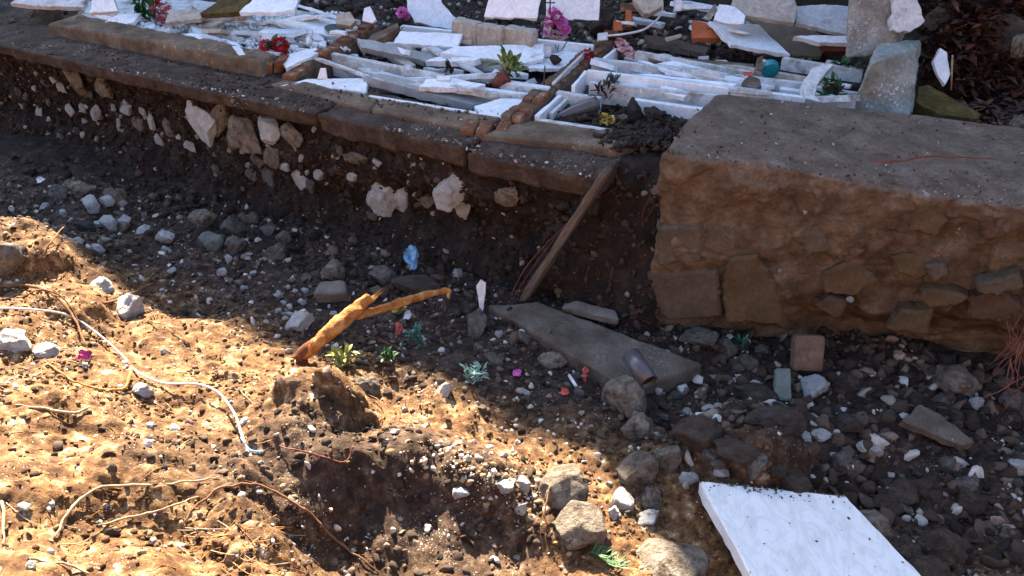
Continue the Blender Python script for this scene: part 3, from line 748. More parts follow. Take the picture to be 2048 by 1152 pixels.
for (cx, cy, ww, hh) in FACE:
    nn_ = rb.randint(4, 7); a0 = rb.uniform(0, 6.28); k_ = rb.uniform(.8, 1.9); ww *= k_; hh *= k_ * rb.uniform(.7, 1.2); cx += rb.uniform(-16, 16); cy += rb.uniform(-10, 10)
    hface([(cx + ww / 2 * rb.uniform(.55, 1.15) * math.cos(a0 + 6.283 * q / nn_), cy + hh / 2 * rb.uniform(.55, 1.15) * math.sin(a0 + 6.283 * q / nn_)) for q in range(nn_)], rb.choice((0, 3, 0, 3)), name='stone_block', proud=rb.uniform(-.04, -.008))
for k, (cx, cy, ww, hh, mk) in enumerate([(1462,498,14,14,'w'),(1558,545,10,10,'w'),(1700,605,14,12,'w'),(1855,395,14,12,'w'),(1610,430,12,10,'w'),(1680,520,10,10,'t'),(1760,590,12,10,'t')]):
    n = np.cross(bf[5] - bf[4], bf[0] - bf[4]); n /= np.linalg.norm(n)
    rock(cx, cy, ww, hh, mk, parent=block, place=UPL(cx, cy, bf[4], n) - (n if np.dot(n, WN) > 0 else -n) * .03)

# ================================================================== CEMETERY TERRACE
# upper kerb on the left, ending in two bricks
kb = empty('concrete_kerb', U(330, 110, 1.1), label='long broken concrete kerb on the coping, exposed bricks at its right end', cat='kerb')
A, B, C_, D_ = U(92, 46, 1.22), U(520, 122, 1.24), U(556, 106, 1.24), U(150, 27, 1.22)
c8 = [p * [1, 1, 0] + [0, 0, .98] for p in (A, B, C_, D_)] + [A, B, C_, D_]
hexa_obj('kerb_beam', c8, (160, 16, 12), M_mortar, kb, amp=.022, freq=8, m=26, seed=2, octv=5)
hexa_obj('brick', [U(520,158,1.06), U(544,158,1.06), U(560,140,1.06), U(532,140,1.06), U(520,124,1.2), U(544,128,1.2), U(560,108,1.2), U(532,106,1.2)], (6,6,6), M_brick, kb, amp=.006, m=12)
hexa_obj('brick', [U(547,156,1.06), U(568,152,1.06), U(580,138,1.06), U(562,138,1.06), U(547,124,1.21), U(568,122,1.21), U(580,108,1.21), U(562,108,1.21)], (6,6,6), M_brick, kb, amp=.006, m=12, seed=3)

# tan mortar bed in front of the middle and right graves
e = empty('mortar_bed', U(800, 210, 1.1), label='flat tan mortar strip between coping and white marble graves', cat='mortar strip')
for k, q in enumerate(([(540,168),(740,218),(760,196),(570,156)], [(742,218),(940,258),(1005,236),(762,196)], [(960,268),(1235,296),(1330,272),(1060,240)])):
    pts = [U(u, v, 1.118) for u, v in q]
    c8 = [p - [0, 0, .14] for p in pts] + pts
    hexa_obj('mortar_piece', c8, (80, 16, 8), M_mortar, e, amp=.016, freq=9, m=30, seed=k * 3.1, octv=5)
for k, (u0, u1, v) in enumerate(((918,948,258),(950,975,262),(990,1012,258))):
    pts = [U(u0, v, 1.13), U(u1, v + 3, 1.13), U(u1 + 14, v - 20, 1.13), U(u0 + 14, v - 22, 1.13)]
    hexa_obj('brick', [p - [0, 0, .12] for p in pts] + pts, (6,6,6), M_brick, e, amp=.006, m=12, seed=k)

# brick dividing walls between the plots
def divider(label, a, b, z, wid, n, brick_rows=1, white_from=99):
    A, B = U(a[0], a[1], z), U(b[0], b[1], z)
    d = (B - A) / n; Ln = np.linalg.norm(d); dd = d / Ln; sd = np.array([dd[1], -dd[0], 0])
    e = empty('brick_divider', A - [0, 0, .15], label=label, cat='brick wall')
    bed = [A - sd * wid / 2, A + sd * wid / 2, B + sd * wid / 2, B - sd * wid / 2]
    hexa_obj('mortar_core', [bed[0] - [0,0,.25], bed[1] - [0,0,.25], bed[2] - [0,0,.25], bed[3] - [0,0,.25]] + [p - [0, 0, .02] for p in bed], (8, 40, 8), M_mortar, e, amp=.012, freq=9, m=12)
    rr = random.Random(n)
    for k in range(n):
        if rr.random() < .12: continue
        p = A + d * k; g = .008; dz = rr.uniform(-.015, .012); h = .055
        for half in ((-1, 0), (0, 1)) if brick_rows == 2 else ((-1, 1),):
            l, r_ = half[0] * wid / 2 * .97 + g / 2, half[1] * wid / 2 * .97 - g / 2
            q = [p + dd * g + sd * l, p + dd * g + sd * r_, p + dd * (Ln - g) + sd * r_, p + dd * (Ln - g) + sd * l]
            hexa_obj('brick', [x + [0, 0, dz - h] for x in q] + [x + [0, 0, dz + .006] for x in q], (5, 5, 4), M_brick if rr.random() < .75 else M_mortar, e, amp=.008, freq=14, m=10, seed=k)
    return e
divider('orange brick divider beside the bronze-marked marble slab', (640,108), (748,42), 1.2, .15, 8, 1)
divider('short low brick stub with white marble lining beside the brick kerb end', (575,150), (632,112), 1.16, .13, 4, 1)
divider('crumbling brick divider with thin white conduit along it, between the middle and right graves', (1020,236), (1212,78), 1.16, .17, 17, 2)

# marble grave surrounds; each holds its kerbs
def grave(label, base, kerbs, group=None):
    e = empty('grave_surround', base, label=label, cat='grave', group=group)
    for k, (a, b, z, zb, h, wd, mm) in enumerate(kerbs):
        kerb_obj('kerb', a, b, z, h, wd, mm, e, zb=zb, seed=k + int(a[0]))
    return e
grave('nearest middle marble grave frame with fallen lining, left of the brick divider', U(850, 180, 1.0), [
    ((642,104),(884,152),1.19,1.17,.24,.05,M_marble2), ((850,165),(1074,192),1.15,1.15,.17,.05,M_marble),
    ((1000,163),(1096,177),1.17,1.17,.08,.06,M_marble), ((1015,238),(1070,196),1.125,1.13,.1,.03,M_marble), ((735,192),(1010,236),1.122,1.122,.05,.03,M_marble)])
grave('middle marble grave frame in front of the beige plinth', U(950, 80, 1.0), [
    ((800,52),(1186,92),1.22,1.2,.14,.05,M_marble), ((842,98),(1040,128),1.17,1.15,.1,.05,M_marble2), ((1110,165),(1182,97),1.18,1.19,.05,.02,M_marble)])
grave('near right marble grave full of black soil, by the tan mortar', U(1200, 220, 1.0), [
    ((1072,240),(1350,280),1.125,1.12,.12,.045,M_marble2), ((1078,232),(1132,184),1.15,1.15,.14,.035,M_marble), ((1106,226),(1150,186),1.13,1.13,.1,.03,M_marble2),
    ((1112,184),(1200,197),1.17,1.17,.16,.05,M_marble2), ((1268,200),(1425,222),1.17,1.17,.16,.05,M_marble)])
grave('right marble grave frame with dirty upright panel, third back from the mortar', U(1300, 165, 1.0), [
    ((1172,142),(1610,196),1.26,1.24,.11,.05,M_marble), ((1178,165),(1440,192),1.22,1.22,.16,.04,M_marble2), ((1150,172),(1176,141),1.22,1.25,.14,.03,M_marble)])
grave('rear right marble grave frame with greenish stains behind the dirty panel', U(1390, 140, 1.0), [
    ((1184,118),(1610,168),1.24,1.22,.17,.05,M_marble2), ((1270,103),(1505,146),1.26,1.23,.15,.045,M_marble2), ((1212,116),(1236,97),1.24,1.25,.12,.03,M_marble),
    ((1564,116),(1725,142),1.2,1.2,.1,.05,M_marble2), ((1560,178),(1712,200),1.2,1.2,.12,.06,M_marble)])

SLAB = [  # pixels, z at anchor, lean, roll, thickness, material, name, label
 ([(727,152),(760,147),(1000,196),(948,210)],1.17,4,4,.07,M_mgrey,'marble_slab','long grey marble bar fallen askew inside the nearest middle grave'),
 ([(560,172),(612,158),(736,156),(732,184),(640,172)],1.12,2,0,.03,M_marble,'marble_slab','white marble floor sheet right of the brick kerb end'),
 ([(948,212),(1000,196),(1076,200),(1040,238),(960,228)],1.125,5,0,.03,M_marble,'marble_slab','cracked white marble sheet at the foot of the brick divider'),
 ([(714,76),(740,80),(1000,138),(1012,152),(880,128),(722,94)],1.26,25,4,.06,M_mgrey,'marble_beam','long grey marble beam slanting down to the potted yellow-green plant'),
 ([(786,86),(800,62),(926,67),(914,94)],1.2,22,0,.035,M_marble,'marble_slab','plain white marble panel between the small yellow flowers and grave frame'),
 ([(880,106),(912,92),(1088,88),(1088,118),(1050,126)],1.2,20,0,.035,M_marble,'marble_slab','wide white marble panel behind the yellow-green plant'),
 ([(1046,124),(1090,110),(1168,95),(1130,136),(1060,136)],1.13,0,0,.03,M_marble,'marble_slab','white marble sheet with small dark vase by the brick divider'),
 ([(1086,95),(1102,94),(1102,114),(1086,114)],1.22,80,0,.08,M_whitep,'marble_cube','small white marble cube next to the rusty vase'),
 ([(815,20),(815,-50),(868,-50),(885,5),(905,32),(968,60),(966,68),(870,54),(830,44)],1.25,55,0,.05,M_marble,'headstone','broken white headstone with slanted edge leaning behind the pink flower'),
 ([(968,34),(990,-40),(1090,-40),(1074,37)],1.62,60,0,.05,M_marble,'headstone','white marble headstone tilted back on the beige plinth'),
 ([(1086,74),(1092,20),(1098,-40),(1205,-40),(1198,41),(1106,39),(1098,74)],1.2,72,0,.05,M_marble,'headstone','tall white marble headstone behind the pink flower bunch'),
 ([(545,42),(612,27),(716,52),(684,72),(630,66)],1.24,8,0,.035,M_marble,'marble_slab','pale marble slab with dark bronze oval, beside the orange divider'),
 ([(478,24),(512,-8),(602,-12),(588,18),(560,24)],1.4,22,0,.04,M_marble,'marble_slab','bluish white slab at the back, right of the mossy slab'),
 ([(400,26),(448,-6),(505,-6),(486,22),(420,28)],1.35,25,-6,.05,M_moss,'mossy_slab','mossy brown slab lying behind the white marble chips'),
 ([(1418,42),(1440,44),(1518,49),(1580,109),(1462,88)],1.32,12,6,.035,M_marble,'marble_slab','pointed white marble slab right of the orange tile'),
 ([(1428,40),(1438,8),(1470,12),(1492,30),(1486,48),(1440,45)],1.42,40,0,.03,M_marble,'marble_slab','bluish white slab corner propped above the pointed slab'),
 ([(1462,10),(1480,-35),(1580,-35),(1594,14),(1590,46),(1492,31)],1.5,35,0,.04,M_plaster,'marble_slab','pinkish white slab at the top, left of the streaked slab'),
 ([(1594,12),(1640,8),(1702,12),(1704,72),(1648,58),(1594,46)],1.45,30,0,.04,M_marble2,'marble_slab','grey-streaked white slab against the pebbly concrete chunk'),
 ([(1588,72),(1640,70),(1704,72),(1704,86),(1640,84)],1.3,20,0,.04,M_marble,'marble_slab','thin white slab above the dark red clay piece'),
 ([(1640,87),(1702,86),(1702,104),(1650,102)],1.24,50,0,.06,M_redb,'clay_piece','dark red clay piece under the thin white slab'),
 ([(1488,33),(1600,50),(1662,78),(1640,112),(1586,110),(1520,50)],1.26,18,0,.03,M_mud,'muddy_board','brown mud-smeared board between the white slabs'),
 ([(1384,40),(1412,46),(1444,76),(1386,76)],1.3,25,0,.05,M_tile,'roof_tile','bright orange broken tile left of the pointed white slab'),
 ([(1350,22),(1350,-5),(1364,-5),(1364,22)],1.4,60,0,.03,M_whitep,'frame_piece','short upright white frame strip at the top edge'),
 ([(1366,18),(1366,9),(1426,9),(1426,18)],1.42,60,0,.03,M_whitep,'frame_piece','level white frame strip near the grey shard'),
 ([(1404,38),(1432,8),(1436,22),(1420,42)],1.42,65,0,.04,M_conc,'concrete_shard','grey pointed concrete shard above the orange tile'),
 ([(1268,2),(1270,-30),(1330,-30),(1326,12),(1300,28),(1288,26)],1.5,50,0,.08,M_plaster,'plaster_piece','curved cream plaster piece inside the loop of white cable'),
 ([(1400,118),(1508,128),(1512,142),(1300,120),(1290,110)],1.22,10,0,.03,M_mortar,'wooden_board','brown board lying behind the rear right marble frame'),
 ([(1484,165),(1500,150),(1520,156),(1524,172),(1505,178)],1.28,30,0,.04,M_slabc,'concrete_shard','small round grey concrete shard under the red scrap'),
 ([(1512,140),(1516,116),(1526,112),(1524,142)],1.28,65,0,.03,M_slabc,'concrete_shard','thin grey shard standing beside the teal lid'),
 ([(1604,168),(1622,138),(1648,126),(1668,128),(1640,160),(1628,190),(1640,204),(1612,196)],1.32,28,0,.06,M_marble2,'marble_slab','rounded broken marble piece left of the green-grey concrete block'),
 ([(1868,122),(1880,95),(1894,104),(1900,148),(1890,170),(1876,150)],1.30,50,10,.03,M_marble,'marble_shard','bluish white marble splinter among the dead leaves'),
 ([(1832,205),(1838,172),(1858,170),(1962,228),(1955,238),(1880,228)],1.14,18,0,.10,M_moss,'mossy_slab','mossy broken slab lying behind the huge masonry block'),
 ([(20,6),(60,-20),(180,-20),(165,14),(90,12)],1.3,30,0,.05,M_marble2,'marble_slab','greyish white slab at the far left behind the dirt heap'),
 ([(178,26),(186,-8),(226,-6),(236,22)],1.34,50,0,.05,M_marble,'marble_slab','white upright slab left of the dark green bush'),
 ([(208,45),(236,28),(282,26),(268,44),(240,50)],1.22,12,0,.04,M_marble,'marble_slab','white broken slab in front of the green bush'),
 ([(330,44),(340,18),(420,20),(400,38)],1.24,20,0,.04,M_plaster,'plaster_piece','cream plaster piece right of the coral flowers'),
 ([(452,62),(462,52),(506,72),(498,86),(455,80)],1.2,35,0,.05,M_mgrey,'marble_block','small grey marble block on the white chips near red flowers'),
 ([(560,112),(632,94),(640,104),(572,136)],1.2,6,0,.03,M_marble,'marble_slab','narrow white marble lining on top of the short brick stub'),
 ([(634,158),(640,136),(652,136),(654,158)],1.2,70,0,.025,M_marble,'marble_shard','small white marble wedge standing by the brick stub'),
 ([(735,80),(744,68),(796,46),(800,54),(752,82)],1.24,12,0,.07,M_mortar,'mortar_piece','yellowish mortar lump at the top of the orange divider'),
 ([(672,46),(672,28),(700,24),(712,40),(700,52)],1.32,50,0,.09,M_plaster,'plaster_piece','cream masonry lump behind the pale slab with bronze oval'),
 ([(724,42),(728,16),(740,12),(752,40),(744,46)],1.34,55,0,.03,M_marble,'marble_shard','narrow bluish marble strip leaning on the cream lump'),
 ([(1290,70),(1340,74),(1420,96),(1410,106),(1300,86)],1.16,6,0,.05,M_wood,'wooden_board','dull grey-brown wooden batten behind the right graves'),
]
for k, (pix, z, lean, roll, th, mm, nm, lb) in enumerate(SLAB):
    slab_obj(nm, plane_pts(pix, z, None, lean, roll), th, mm, None, jit=.006, step=.05, seed=k, label=lb, cat=nm.replace('_', ' '))

# beige plinth of three blocks below the white headstones
pl = empty('plinth', U(980, 70, 1.0), label='beige plastered plinth of three blocks below the tilted white headstone', cat='plinth')
for k, (a, b, z, h, wd) in enumerate((((900,38),(952,48),1.36,.34,.12), ((950,48),(1002,57),1.36,.3,.12), ((1004,54),(1064,64),1.36,.32,.12))):
    q = kerb_pts(a, b, z, z, wd)
    hexa_obj('plinth_block', [p - [0, 0, h] for p in q] + q, (24, 8, 12), M_plaster, pl, amp=.018, freq=6, m=12, seed=k * 2.2)
tag_o = slab_obj('bronze_oval', [U(670 + 22 * math.cos(t), 54 + 7 * math.sin(t), 1.245) for t in np.linspace(0, 6.28, 14)[:-1]], .012, M_dgreen, None, jit=0, step=1, label='dark bronze oval ornament lying on the pale marble slab', cat='ornament')

# white marble chips heaped on the left graves
n = 5200; px = RNG.uniform(150, 700, n); py = RNG.uniform(-25, 150, n)
ok = (py > 25 - .0 * px) & (py < 40 + (px - 130) * .20) & (py < 118) & ~((px > 640) & (py > 100))
px, py = px[ok], py[ok]
pos = np.array([U(a_, b_, 1.12 + .06 * vnoise(np.array([a_ * .02, b_ * .06, 0.0]))) for a_, b_ in zip(px, py)])
scatter_mesh('marble_chips', pos, RNG.uniform(.010, .034, len(pos)), np.clip(RNG.normal(.7, .25, len(pos)), 0, 1), M_chips, flat_=.6, kind='stuff', label='bluish white marble chips heaped over the left graves', cat='rubble')
q = [U(150, 45, 1.1), U(560, 128, 1.1), U(690, 70, 1.1), U(560, 10, 1.1), U(190, -10, 1.1)]
slab_obj('chip_bed', q, .1, M_marble2, None, jit=.03, step=.1, label='dusty white plaster bed under the marble chips', cat='rubble bed')
for k, (cx, cy, ww, hh) in enumerate(((420,70,30,10),(395,84,26,12),(520,62,30,10),(600,90,26,12),(350,62,22,12),(620,82,16,20),(440,52,30,10),(300,68,30,12),(250,58,24,9),(575,74,24,9),(478,98,20,10),(530,88,24,10))):
    rock(cx, cy, ww, hh, 'w', place=U(cx, cy + hh * .3, 1.17), name='marble_lump', label=autolabel(cx, cy, 'small angular white', 'marble lump'), cat='marble lump', group='marble lumps on the left graves')
tube_obj('glass_bottle', [U(618, 88, 1.2), U(618, 70, 1.2) + [0, 0, .0]], [.03, .02], M_whitep, sides=9, k=3, label='small pale bottle lying right of the red flowers', cat='bottle')

# dirt heap and rocks, far left of the terrace
for k, (cx, cy, ww, hh, mk, lb) in enumerate(((16,40,46,34,'g','grey lumpy stone at the left end of the concrete kerb'),(70,22,130,50,'b','dark brown earth heap left of the concrete kerb'),(125,16,40,22,'t','ochre stone capping the left end of the kerb'))):
    rock(cx, cy, ww, hh, mk, place=U(cx, cy + hh * .3, 1.08), name='stone' if k != 1 else 'earth_heap', label=lb, cat='stone' if k != 1 else 'earth heap')

# concrete chunks at upper right
def chunk(label, tf, tb, zt, bfp, zb, mm, n=(30, 20, 30), amp=.02, m=10, seed=0, depth=None):
    T1, T2 = U(*tf[0], zt), U(*tf[1], zt); T3, T4 = U(*tb[1], zt), U(*tb[0], zt)
    B1, B2 = U(*bfp[0], zb), U(*bfp[1], zb); dd = (T3 - T2) * [1, 1, 0]
    return hexa_obj('concrete_chunk', [B1, B2, B2 + dd, B1 + dd, T1, T2, T3, T4], n, mm, None, amp=amp, freq=9, m=m, seed=seed, label=label, cat='concrete chunk')
chunk('pebbly pale concrete chunk with rounded broken lower end, top right', [(1700,-40),(1790,-36)], [(1712,-90),(1806,-86)], 1.90, [(1690,118),(1800,114)], 1.40, M_aggr, seed=1, amp=.03, m=20, n=(40, 30, 40))
chunk('green-grey concrete block with pebbly broken top behind the masonry block', [(1742,128),(1836,96)], [(1752,86),(1842,78)], 1.50, [(1702,222),(1822,232)], 1.10, M_greenc, seed=5, amp=.03, m=30, n=(40, 30, 40))
slab_obj('marble_shard', plane_pts([(1786,60),(1786,-40),(1822,-40),(1846,30),(1850,42),(1822,66)], 1.6, None, 68), .07, M_marble2, None, jit=.012, step=.04, label='jagged streaked white slab right of the pebbly concrete chunk', cat='marble shard')
rock(1880, 22, 70, 50, 'g', place=U(1880, 40, 1.50), label='grey broken rock right of the jagged streaked slab', cat='stone')
rock(2010, 60, 90, 90, 'b', place=U(2010, 90, 1.36), label='dark brown rock at the top right among the dead leaves', cat='stone')
rock(2035, 75, 36, 50, 't', place=U(2035, 96, 1.40), label='pale tan rock at the right edge above the dead leaves', cat='stone')
rock(2040, 240, 50, 40, 'g', place=U(2045, 256, 1.2), label='blue-grey stone at the right edge behind the masonry block', cat='stone')
tube_obj('stick', [U(1905, 110, 1.36), U(1902, 180, 1.08)], [.008, .010], M_rootp, label='short pale stick standing in the dead leaves', cat='stick', sides=6, k=3)

# dead leaves behind the block, on a rising heap of dark debris
def heap_z(u, v):
    t = np.clip((200 - np.asarray(v, float)) / 260, 0, 1.3); return .86 + .95 * t * np.clip((np.asarray(u, float) - 1800) / 90, 0, 1) + .0
hu, hv = np.meshgrid(np.linspace(1815, 2420, 90), np.linspace(-140, 275, 90), indexing='ij')
hz_ = heap_z(hu, hv) + .07 * fbm(np.stack([hu * .012, hv * .02, 0 * hu], -1), 1.0, 5)
dr = FPX * FW[None, None] + np.stack([hu - 1024, 0 * hu, 0 * hu], -1) - (hv - 576)[..., None] * UPV[None, None]
hq = CP + dr * ((hz_ - CAM_H) / dr[..., 2])[..., None]
obj('debris_heap', make_mesh('debris_heap', hq.reshape(-1, 3), grid_faces(90, 90), True), M_wallsoil, kind='structure')
rl = random.Random(5); V = []; F = []
for k in range(3800):
    u, v = rl.uniform(1838, 2180), rl.uniform(-60, 262)
    p = U(u, v, float(heap_z(u, v)) + .05 + rl.uniform(0, .08)); L = rl.uniform(.03, .075); a = rl.uniform(0, 6.28); t = rl.uniform(-.7, .7)
    dx = np.array([math.cos(a), math.sin(a), t]); dy = np.array([-math.sin(a), math.cos(a), rl.uniform(-.5, .5)])
    b0 = len(V); V += [p - dx * L, p + dy * L * .45 + [0, 0, .01], p + dx * L, p - dy * L * .45 + [0, 0, .012], p + [0, 0, -.006]]
    F += [(b0, b0 + 4, b0 + 1), (b0 + 1, b0 + 4, b0 + 2), (b0 + 2, b0 + 4, b0 + 3), (b0 + 3, b0 + 4, b0)]
obj('leaf_litter', make_mesh('leaf_litter', V, F), M_leafb, kind='stuff', label='dark brown dead leaves piled behind the masonry block', cat='leaf litter')
for k, (u, v, L) in enumerate(((1925,185,.10),(2030,195,.14),(1935,100,.09),(1985,90,.12),(2000,150,.10),(1960,130,.08),(1975,210,.08))):
    e = empty('dead_leaf', U(u, v, float(heap_z(u, v)) + .12), label='large reddish curled dead leaf behind the masonry block', cat='leaf', group='large dead leaves')
    leaf_part(e, U(u, v, float(heap_z(u, v)) + .12), L, L * .38, M_leafr, rl.uniform(0, 6), .3, 'blade')
for k in range(40):
    u, v = rl.uniform(1850, 2060), rl.uniform(-10, 230); p = U(u, v, float(heap_z(u, v)) + .08)
    tube_obj('twig', [p, p + [rl.uniform(-.15, .15), rl.uniform(-.1, .1), rl.uniform(.02, .12)], p + [rl.uniform(-.3, .3), rl.uniform(-.1, .2), rl.uniform(0, .12)]], [.004, .003, .002], M_root, sides=5, k=4,
             label='thin brown twig among the dead leaves behind the block', cat='twig', group='twigs in the leaf litter')

# clay and brick rubbish behind the conduit box
rock(1205, 34, 56, 76, 'b', place=U(1206, 56, 1.14), name='clay_lump', label='brown rounded clay lump right of the tall headstone', cat='clay lump')
for k, (u, v, ww, hh) in enumerate(((1256,36,14,36),(1236,50,18,22),(1222,66,30,14),(1262,14,40,20))):
    q = plane_pts([(u - ww / 2, v + hh / 2), (u - ww / 2 + 2, v - hh / 2), (u + ww / 2, v - hh / 2 + 3), (u + ww / 2, v + hh / 2)], 1.2, None, 50, k * 10 - 15)
    slab_obj('brick_fragment', q, .05, M_tile if k < 2 else M_brick, None, jit=.006, step=.03, seed=k, label=['upright orange clay fragment under the white cable loop','tilted orange fragment beside the brown clay lump','flat orange brick fragment next to the white junction box','brown brick piece below the cream plaster'][k], cat='brick fragment')
cb = empty('junction_box', U(1206, 82, 1.2), label='small white junction box with curved white cable at the end of the divider', cat='junction box')
q = plane_pts([(1196,82),(1196,66),(1216,64),(1216,80)], 1.22, None, 60)
slab_obj('box', q, .06, M_whitep, cb, jit=0, step=1, bev=.008)
tube_obj('cable', [U(1214, 72, 1.26), U(1250, 68, 1.30), U(1290, 58, 1.32), U(1318, 34, 1.36), U(1325, 8, 1.42), U(1318, -25, 1.5)], .010, M_cable, cb, sides=8)
tube_obj('conduit_pipe', [U(1106, 168, 1.21), U(1140, 134, 1.215), U(1178, 98, 1.22)], .013, M_cable, sides=8, label='thin white conduit lying along the brick divider', cat='pipe')
tube_obj('iron_rod', [U(1088, 182, 1.12), U(1088, 160, 1.2), U(1090, 132, 1.3)], .006, M_iron, sides=6, label='thin dark iron rod standing in front of the brick divider', cat='rod')
cr = empty('iron_cross', U(1103, 30, 1.3), label='small black iron cross fixed on the tall headstone', cat='cross')
cpp = plane_pts([(1100,28),(1100,-8),(1092,6),(1110,6)], 1.42, (1090, 30), 72)
off = np.array([0, -.03, .01])
tube_obj('upright', [cpp[0] + off, cpp[1] + off], .006, M_iron, cr, sides=6, k=2); tube_obj('crossbar', [cpp[2] + off, cpp[3] + off], .006, M_iron, cr, sides=6, k=2)

# flowers and plants on the graves
bouquet(U(1108, 64, 1.22), 'bunch of bright pink artificial flowers before the tall headstone', 'flowers',
        [(-.05, -.05, .10, .055, M_pink), (.02, -.05, .15, .06, M_pink), (.07, -.06, .09, .055, M_pink), (.10, -.05, .04, .05, M_pink), (-.07, -.05, .02, .055, M_pink), (0, -.07, -.01, .05, M_lpink), (.06, -.07, -.02, .05, M_lpink), (-.02, -.02, .19, .045, M_pink)], [(6, .09, .02, M_leafd, .08)])
bouquet(U(805, 40, 1.2), 'single pink flower beside the slant-edged headstone', 'flowers', [(0, 0, .07, .055, M_pink), (.04, 0, .04, .04, M_pink)], [(4, .07, .018, M_leafd, .05)])
bouquet(U(548, 104, 1.2), 'two deep red flowers on the white chips behind the brick kerb end', 'flowers', [(-.07, 0, .05, .06, M_red), (.06, 0, .06, .075, M_red), (.10, -.03, .0, .04, M_red)], [(7, .10, .025, M_leafd, .05)])
bouquet(U(1176, 116, 1.2), 'small red flower lying on the crumbling brick divider', 'flowers', [(0, 0, .04, .045, M_red), (.03, 0, .03, .03, M_red)], [(3, .05, .012, M_leafd, .03)])
bouquet(U(296, 42, 1.16), 'dark green bush with coral flowers on the left graves', 'bush', [(.10, 0, .13, .06, M_coral), (.12, .02, .22, .055, M_red), (.16, -.03, .05, .06, M_coral), (.14, -.02, -.01, .05, M_lpink), (.06, .02, .24, .05, M_red), (.20, 0, .14, .05, M_coral)],
        [(60, .11, .022, M_leafd, .20), (14, .10, .02, M_leafg, .20)], name='flowering_bush')
pt = bouquet(U(1020, 150, 1.16), 'bushy yellow-green plant spilling from a tipped clay pot in the middle graves', 'plant', [], [(34, .12, .020, M_leafy, .14), (26, .12, .018, M_leafg, .16)], name='potted_plant')
V, F = tube_mesh([U(990, 168, 1.17), U(1002, 158, 1.19), U(1014, 150, 1.22)], [.035, .05, .06], 12, 0, 3); Vl, c = local(V)
o = obj('pot', make_mesh('pot', Vl, F, True), M_redb, pt); o.location = c
bouquet(U(795, 80, 1.16), 'small clump of yellow flowers beside the white marble panel', 'flowers', [(0, 0, .04, .03, M_yel), (.05, -.02, .03, .03, M_yel), (-.03, .01, .06, .025, M_yel)], [(14, .07, .014, M_leafy, .06)])
bouquet(U(1245, 112, 1.2), 'faded pale pink flowers with green leaves on the rear right grave', 'flowers', [(0, 0, .08, .05, M_lpink), (.05, -.02, .04, .045, M_lpink), (-.03, .02, .11, .045, M_lpink), (.09, -.03, .02, .04, M_lpink)], [(16, .07, .015, M_leafd, .05)])
bouquet(U(1210, 246, 1.1), 'crumpled pale yellow flower in the black soil of the near right grave', 'flowers', [(0, 0, .03, .05, M_yel), (.04, .01, .02, .035, M_yel)], [(3, .06, .014, M_leafb, .03)])
bouquet(U(1206, 200, 1.12), 'dry brown flower stalks against the near right grave kerb', 'dry plant', [], [(22, .09, .010, M_leafb, .12), (8, .08, .012, M_moss, .10)], name='dry_plant')
bouquet(U(1225, 172, 1.2), 'dark withered leaves on the dirty upright panel', 'dry plant', [], [(16, .07, .014, M_dgreen, .05)], name='dry_plant')
bouquet(U(1660, 196, 1.2), 'dark green withered plant right of the rounded marble piece', 'plant', [], [(30, .08, .016, M_leafd, .12), (14, .07, .014, M_leafb, .10)], name='withered_plant')
bouquet(U(1690, 150, 1.12), 'dark green leaves in the gap left of the green-grey block', 'plant', [], [(30, .08, .018, M_leafd, .12)], name='withered_plant')
bouquet(U(1116, 114, 1.2), 'small rusty vase with dark dry stalks on the marble sheet', 'vase', [], [(9, .10, .008, M_dgreen, .08)], name='grave_vase')
rock(1110, 114, 24, 22, 'b', place=U(1110, 120, 1.17), name='clay_lump', label='reddish clay lump beside the rusty vase', cat='clay lump')
bouquet(U(898, 150, 1.12), 'dark dry weeds inside the nearest middle grave', 'dry plant', [], [(18, .07, .010, M_leafb, .06)], name='dry_plant')
bouquet(U(745, 36, 1.3), 'thin dead weeds beside the broken headstone', 'dry plant', [], [(14, .09, .010, M_leafb, .10)], name='dry_plant')
# teal lid, red scrap, fallen urn
tl = empty('teal_disc', U(1540, 150, 1.22), label='round teal plastic lid among the rear right graves', cat='plastic lid')
p = U(1540, 140, 1.26); V, F = tube_mesh([p + [0, -.02, 0], p + [0, .03, .022]], .068, 20, 0, 2); Vl, c = local(V)
V2, F2 = tube_mesh([p + [0, -.026, -.003], p + [0, -.019, .0]], .056, 20, 0, 2); Vl2, c2 = local(V2)
o = obj('lid_body', make_mesh('lid_body', Vl, F), M_teal, tl); o.location = c
o = obj('lid_face', make_mesh('lid_face', Vl2, F2), M_teal, tl); o.location = c2
def rag(name, c, sx, sy, mm, label, cat, lean=0.0, seed=0, amp=.35):
    n = 22; a, b = np.meshgrid(np.linspace(-1, 1, n), np.linspace(-1, 1, n), indexing='ij'); a, b = a.ravel(), b.ravel()
    P0 = np.stack([a * sx, b * sy * math.cos(lean), b * sy * math.sin(lean)], -1)
    nn = np.array([0, -math.sin(lean), math.cos(lean)])
    k = np.stack([a, b, 0 * a + seed], -1)
    mx = max(sx, sy)
    edge = 1 - .35 * np.clip(np.hypot(a, b) - .75, 0, 1) * (1 + fbm(k + 3, 2.5, 2)); P0 = P0 * edge[:, None]
    P0 = P0 + nn * (amp * mx * (fbm(k, 1.6, 3) + .9 * (lumpy(k + 4, 1.7, 2) - .5)))[:, None] + .5 * mx * np.stack([fbm(k + 9, 1.3, 3), fbm(k + 5, 1.3, 3), .4 * fbm(k + 2, 1.4, 3)], -1)
    F1 = grid_faces(n, n); V = np.concatenate([P0, P0 - nn * .0025]); F = np.concatenate([F1, F1[:, ::-1] + n * n])
    o = obj(name, make_mesh(name, V, F, True), mm, label=label, cat=cat); o.location = Vector([float(q) for q in c])
    return o
rag('plastic_scrap', U(1497, 148, 1.29), .045, .03, M_redp, 'crumpled red scrap beside the teal lid', 'scrap', .4, 3)
